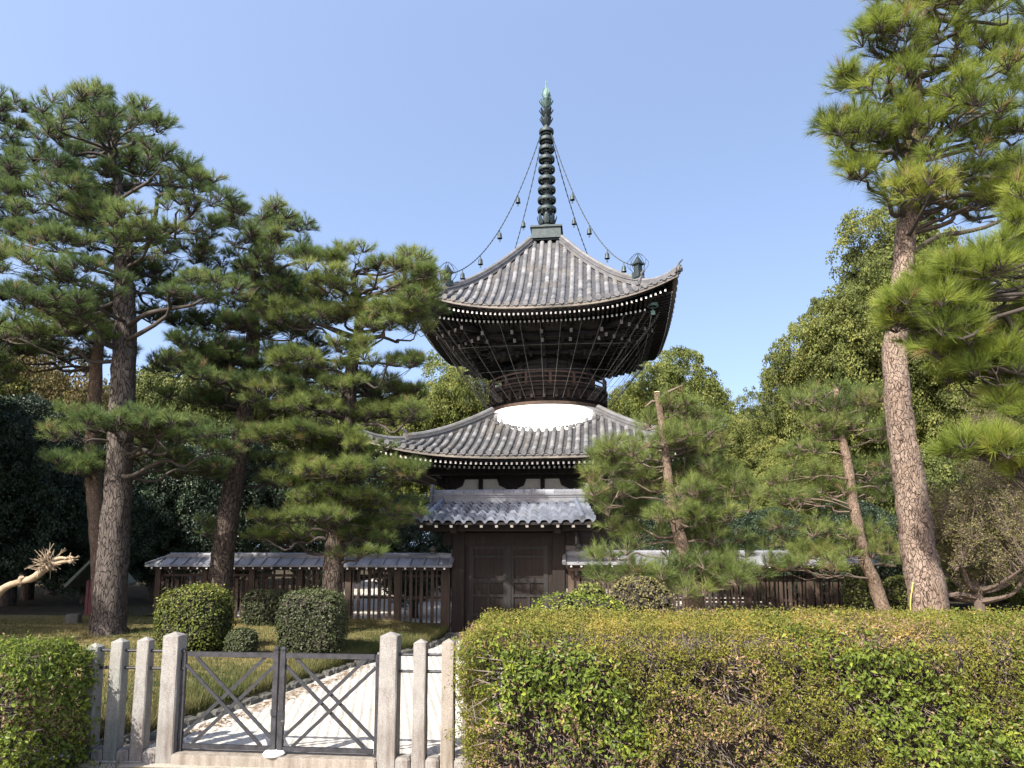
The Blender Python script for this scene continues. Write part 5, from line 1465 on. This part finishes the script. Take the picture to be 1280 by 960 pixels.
xl, yl = SP_['l1'][1:]; xr, yr = SP_['r1'][1:]
sill = MB(); mx_, my_ = (xl + xr) / 2, (yl + yr) / 2; ln = math.hypot(xr - xl, yr - yl) - .15
sill.box((0, 0, 0), (ln, .20, .16), bev=.014)
sl = sill.build("stone_threshold", M['granite_warm']); sl.location = (mx_, my_, .0); sl.rotation_euler = (0, 0, math.atan2(yr - yl, xr - xl))
tag(sl, "long stained stone threshold under the iron gate", "threshold")
for ka, kb, lb in (('l4', 'l3', "kerb block between the two leftmost stone posts"), ('l3', 'l2', "kerb block between the blue green streaked post and the slim grey post"), ('l2', 'l1', "kerb block left of the left gate post"), ('r1', 'r2', "kerb block right of the right gate post"), ('r2', 'r3', "kerb block between the two slim right posts"), ('r3', 'r4', "kerb block running into the long right hedge")):
    xa, ya = SP_[ka][1:]; xb, yb = SP_[kb][1:]
    L = math.hypot(xb - xa, yb - ya) - .125
    mb = MB(); mb.box((0, 0, .02), (L, .15, .15), bev=.02)
    o = mb.build("kerb_block", M['granite']); o.location = ((xa + xb) / 2, (ya + yb) / 2, .0); o.rotation_euler = (0, 0, math.atan2(yb - ya, xb - xa))
    tag(o, lb, "kerb block", "kerb blocks between the stone posts")

ga = np.array((xl + .10, yl - .01)); gb = np.array((xr - .10, yr - .01)); gd = (gb - ga); GL = np.linalg.norm(gd); gang = math.atan2(gd[1], gd[0])
def gate_leaf(label, x_h, sgn):
    """sgn +1: the leaf reaches to the right of its hinge"""
    p = ga + gd / GL * x_h
    root = thing("iron_gate_leaf", label, "gate", (p[0], p[1], .08), gang, "iron gate leaves")
    wd = GL / 2 - .008; zb, zt = .045, .80
    fr = MB(); t = .030
    X = lambda a: a * sgn
    fr.box((X(.0), 0, .40), (t, t, .84)); fr.box((X(wd - .022), 0, .405), (.042, .04, .87))
    fr.box((X(wd / 2), 0, zt), (wd - .055, .028, .040)); fr.box((X(wd / 2), 0, zb), (wd - .055, .028, .036))
    fr.build("frame", M['iron_worn'], root)
    x0, x1 = .016, wd - .042; z0, z1 = zb + .018, zt - .02
    o_ = .085
    dg = MB(); dg2 = MB()
    for mbx, y, segs in ((dg, -.006, (((x0, z1 - o_ * .8), (x1 - o_, z0)), ((x0 + o_, z1), (x1, z0 + o_ * .8)))), (dg2, .008, (((x0, z0 + o_ * .8), (x1 - o_, z1)), ((x0 + o_, z0), (x1, z1 - o_ * .8))))):
        for (xa, za), (xb, zb_) in segs:
            m = MB(); m.bar((X(xa), y, za), (X(xb), y, zb_), .012, .026, up=(0, 1, 0)) if False else m.bar((X(xa), y, za), (X(xb), y, zb_), .012, .028)
            m.build("diagonal_bar", M['iron'], root)
    hg = MB()
    for z in (.12, .72): hg.box((X(-.035), 0, z), (.06, .022, .05)); 
    hg.build("hinge", M['iron'], root) if False else None
    for z in (.12, .72):
        h = MB(); h.box((X(-.038), 0, z), (.055, .022, .05), bev=.004); h.tube([(X(-.012), -.004, z - .035), (X(-.012), -.004, z + .035)], .016, 8); h.build("hinge", M['iron'], root)
    cp = MB(); cp.lathe([(.0, .0), (.026, .0), (.026, .015), (.012, .03), (0, .034)], (X(wd - .022), 0, .842), 8); cp.build("post_cap", M['iron'], root)
    return root, wd
lf, wd = gate_leaf("left leaf of the low iron gate with crossed double bars", 0.0, 1)
gate_leaf("right leaf of the low iron gate with crossed double bars", GL, -1)
mb = MB(); mb.box((wd + .035, -.01, .33), (.05, .022, .018)); mb.tube([(wd + .06, -.01, .35), (wd + .06, -.01, .27)], .013, 8); mb.box((wd + .058, -.014, .255), (.032, .02, .04), bev=.006); mb.box((wd - .02, -.025, .335), (.05, .012, .05)); mb.build("latch", M['iron'], lf)
c = ga + gd * .5
mb = MB(); mb.lathe([(0, .0), (.085, .0), (.09, .015), (.075, .032), (0, .036)], (0, 0, 0), 20)
o = mb.build("gate_stop", M['plaster']); o.location = (c[0] - .01, c[1] - .03, .082); tag(o, "flat white round stop on the stone threshold where the iron leaves meet", "gate stop")

# ------------------------------------------------------------------ small things
# bleached dead limb reaching in from the left
rg = np.random.default_rng(81); Yd = 9.3
root_p = at(-120, 800, Yd); root_p[2] = .28
rt = thing("dead_tree", "bleached bare limb with a broom of dead twigs reaching in from the left edge", "dead tree", tuple(root_p))
px = [(-118, 810, 30), (-112, 770, 28), (-90, 745, 26), (-50, 760, 20), (-15, 752, 16), (5, 735, 13), (22, 728, 11), (40, 723, 12), (55, 712, 14), (66, 706, 12)]
P = np.array([np.append(at(u, v, Yd), w * .68 * mpp(Yd) / 2) for u, v, w in px])
mb = MB(); T = smooth_path(P, 50); mb.tube(T[:, :3], T[:, 3], 10, 0, .5, True, .07, rg)
for (u0, v0, u1, v1, u2, v2) in ((66, 706, 76, 703, 92, 700), (60, 708, 72, 698, 84, 698), (56, 712, 58, 700, 62, 690)):
    pp = smooth_path([at(u0, v0, Yd), at(u1, v1, Yd + .02), at(u2, v2, Yd - .03)], 8); mb.tube(pp, np.linspace(.036, .014, 8), 8, 0, .5, True, .1, rg)
for z_ in (.2, .5, .7): 
    q = T[int(z_ * 49), :3]; mb.tube([q, q + (0.02, -.03, .06)], [.05, .03], 7)
A = at(60, 706, Yd) + rg.normal(0, .035, (110, 3)); B = A + norm(rg.standard_normal((110, 3)) + np.array((-.1, 0, .75))) * rg.uniform(.08, .27, (110, 1))
mb.twigs(A, B, .008, .003)
A = at(86, 699, Yd) + rg.normal(0, .02, (26, 3)); B = A + norm(rg.standard_normal((26, 3)) * .5 + np.array((1, 0, .1))) * rg.uniform(.04, .12, (26, 1)); mb.twigs(A, B, .009, .004)
mb.build("trunk", M['dead_wood'], rt, tuple(root_p), True)

# small red shrine box with a mossy roof behind the old pine
Ys = 15.5; c = at(124, 775, Ys); c[2] = .2
sh = thing("wayside_shrine", "small red wooden shrine with mossy sloping roof half hidden by the old pine", "shrine", tuple(c), R(12))
s_ = mpp(Ys)
mb = MB(); mb.box((0, 0, .44), (.44, .40, .88)); mb.box((0, -.205, .44), (.34, .02, .66)); mb.box((-.2, -.21, .44), (.05, .03, .86)); mb.box((.2, -.21, .44), (.05, .03, .86)); mb.build("body", M['red_paint'], sh)
mb = MB(); mb.box((0, 0, .04), (.8, .7, .14), bev=.02); mb.build("base", M['stone'], sh)
mb = MB()
for sg in (-1, 1): mb.add([(0, -.5, 1.42), (0, .5, 1.42), (sg * .55, .5, .80), (sg * .55, -.5, .80), (0, -.5, 1.35), (0, .5, 1.35), (sg * .53, .5, .73), (sg * .53, -.5, .73)], [(0, 1, 2, 3), (4, 5, 6, 7), (0, 3, 7, 4), (1, 2, 6, 5), (2, 3, 7, 6)])
mb.tube([(0, -.52, 1.43), (0, .52, 1.43)], .06, 8)
mb.build("roof", M['moss_roof'], sh)
c = at(91, 782, 13.5)
mb = MB(); mb.box((0, 0, .09), (.25, .2, .30), 0, .2, bev=.02, taper=.9)
o = mb.build("stone_block", M['stone']); o.location = (c[0], 13.5, .30); tag(o, "low squared grey stone standing on the lawn by the shrine", "stone")
# faded red post box like board on the right
Yr = 13.0; c = at(1106, 740, Yr)
bx = thing("red_box", "faded red wooden box on a post beyond the fence's right end", "box", (c[0], Yr, .5), R(-8))
mb = MB(); mb.box((0, 0, .32), (.20, .16, .50), bev=.01); mb.build("body", M['red_pale'], bx)
mb = MB(); mb.box((0, 0, .585), (.25, .21, .03)); mb.build("lid", M['red_paint'], bx)
mb = MB(); mb.box((0, 0, 0), (.07, .07, .2)); mb.build("post", M['wood_dark'], bx)
# yellow rope hanging by the scaly trunk
Yr = 8.95; 
mb = MB(); mb.tube(smooth_path([at(1141, 728, Yr), at(1140, 738, Yr - .02), at(1138, 752, Yr), at(1139, 775, Yr)], 14), .007, 6)
o = mb.build("rope", M['rope'], None, tuple(at(1139, 775, Yr))); tag(o, "thin yellow rope hanging against the scaly pine trunk", "rope")
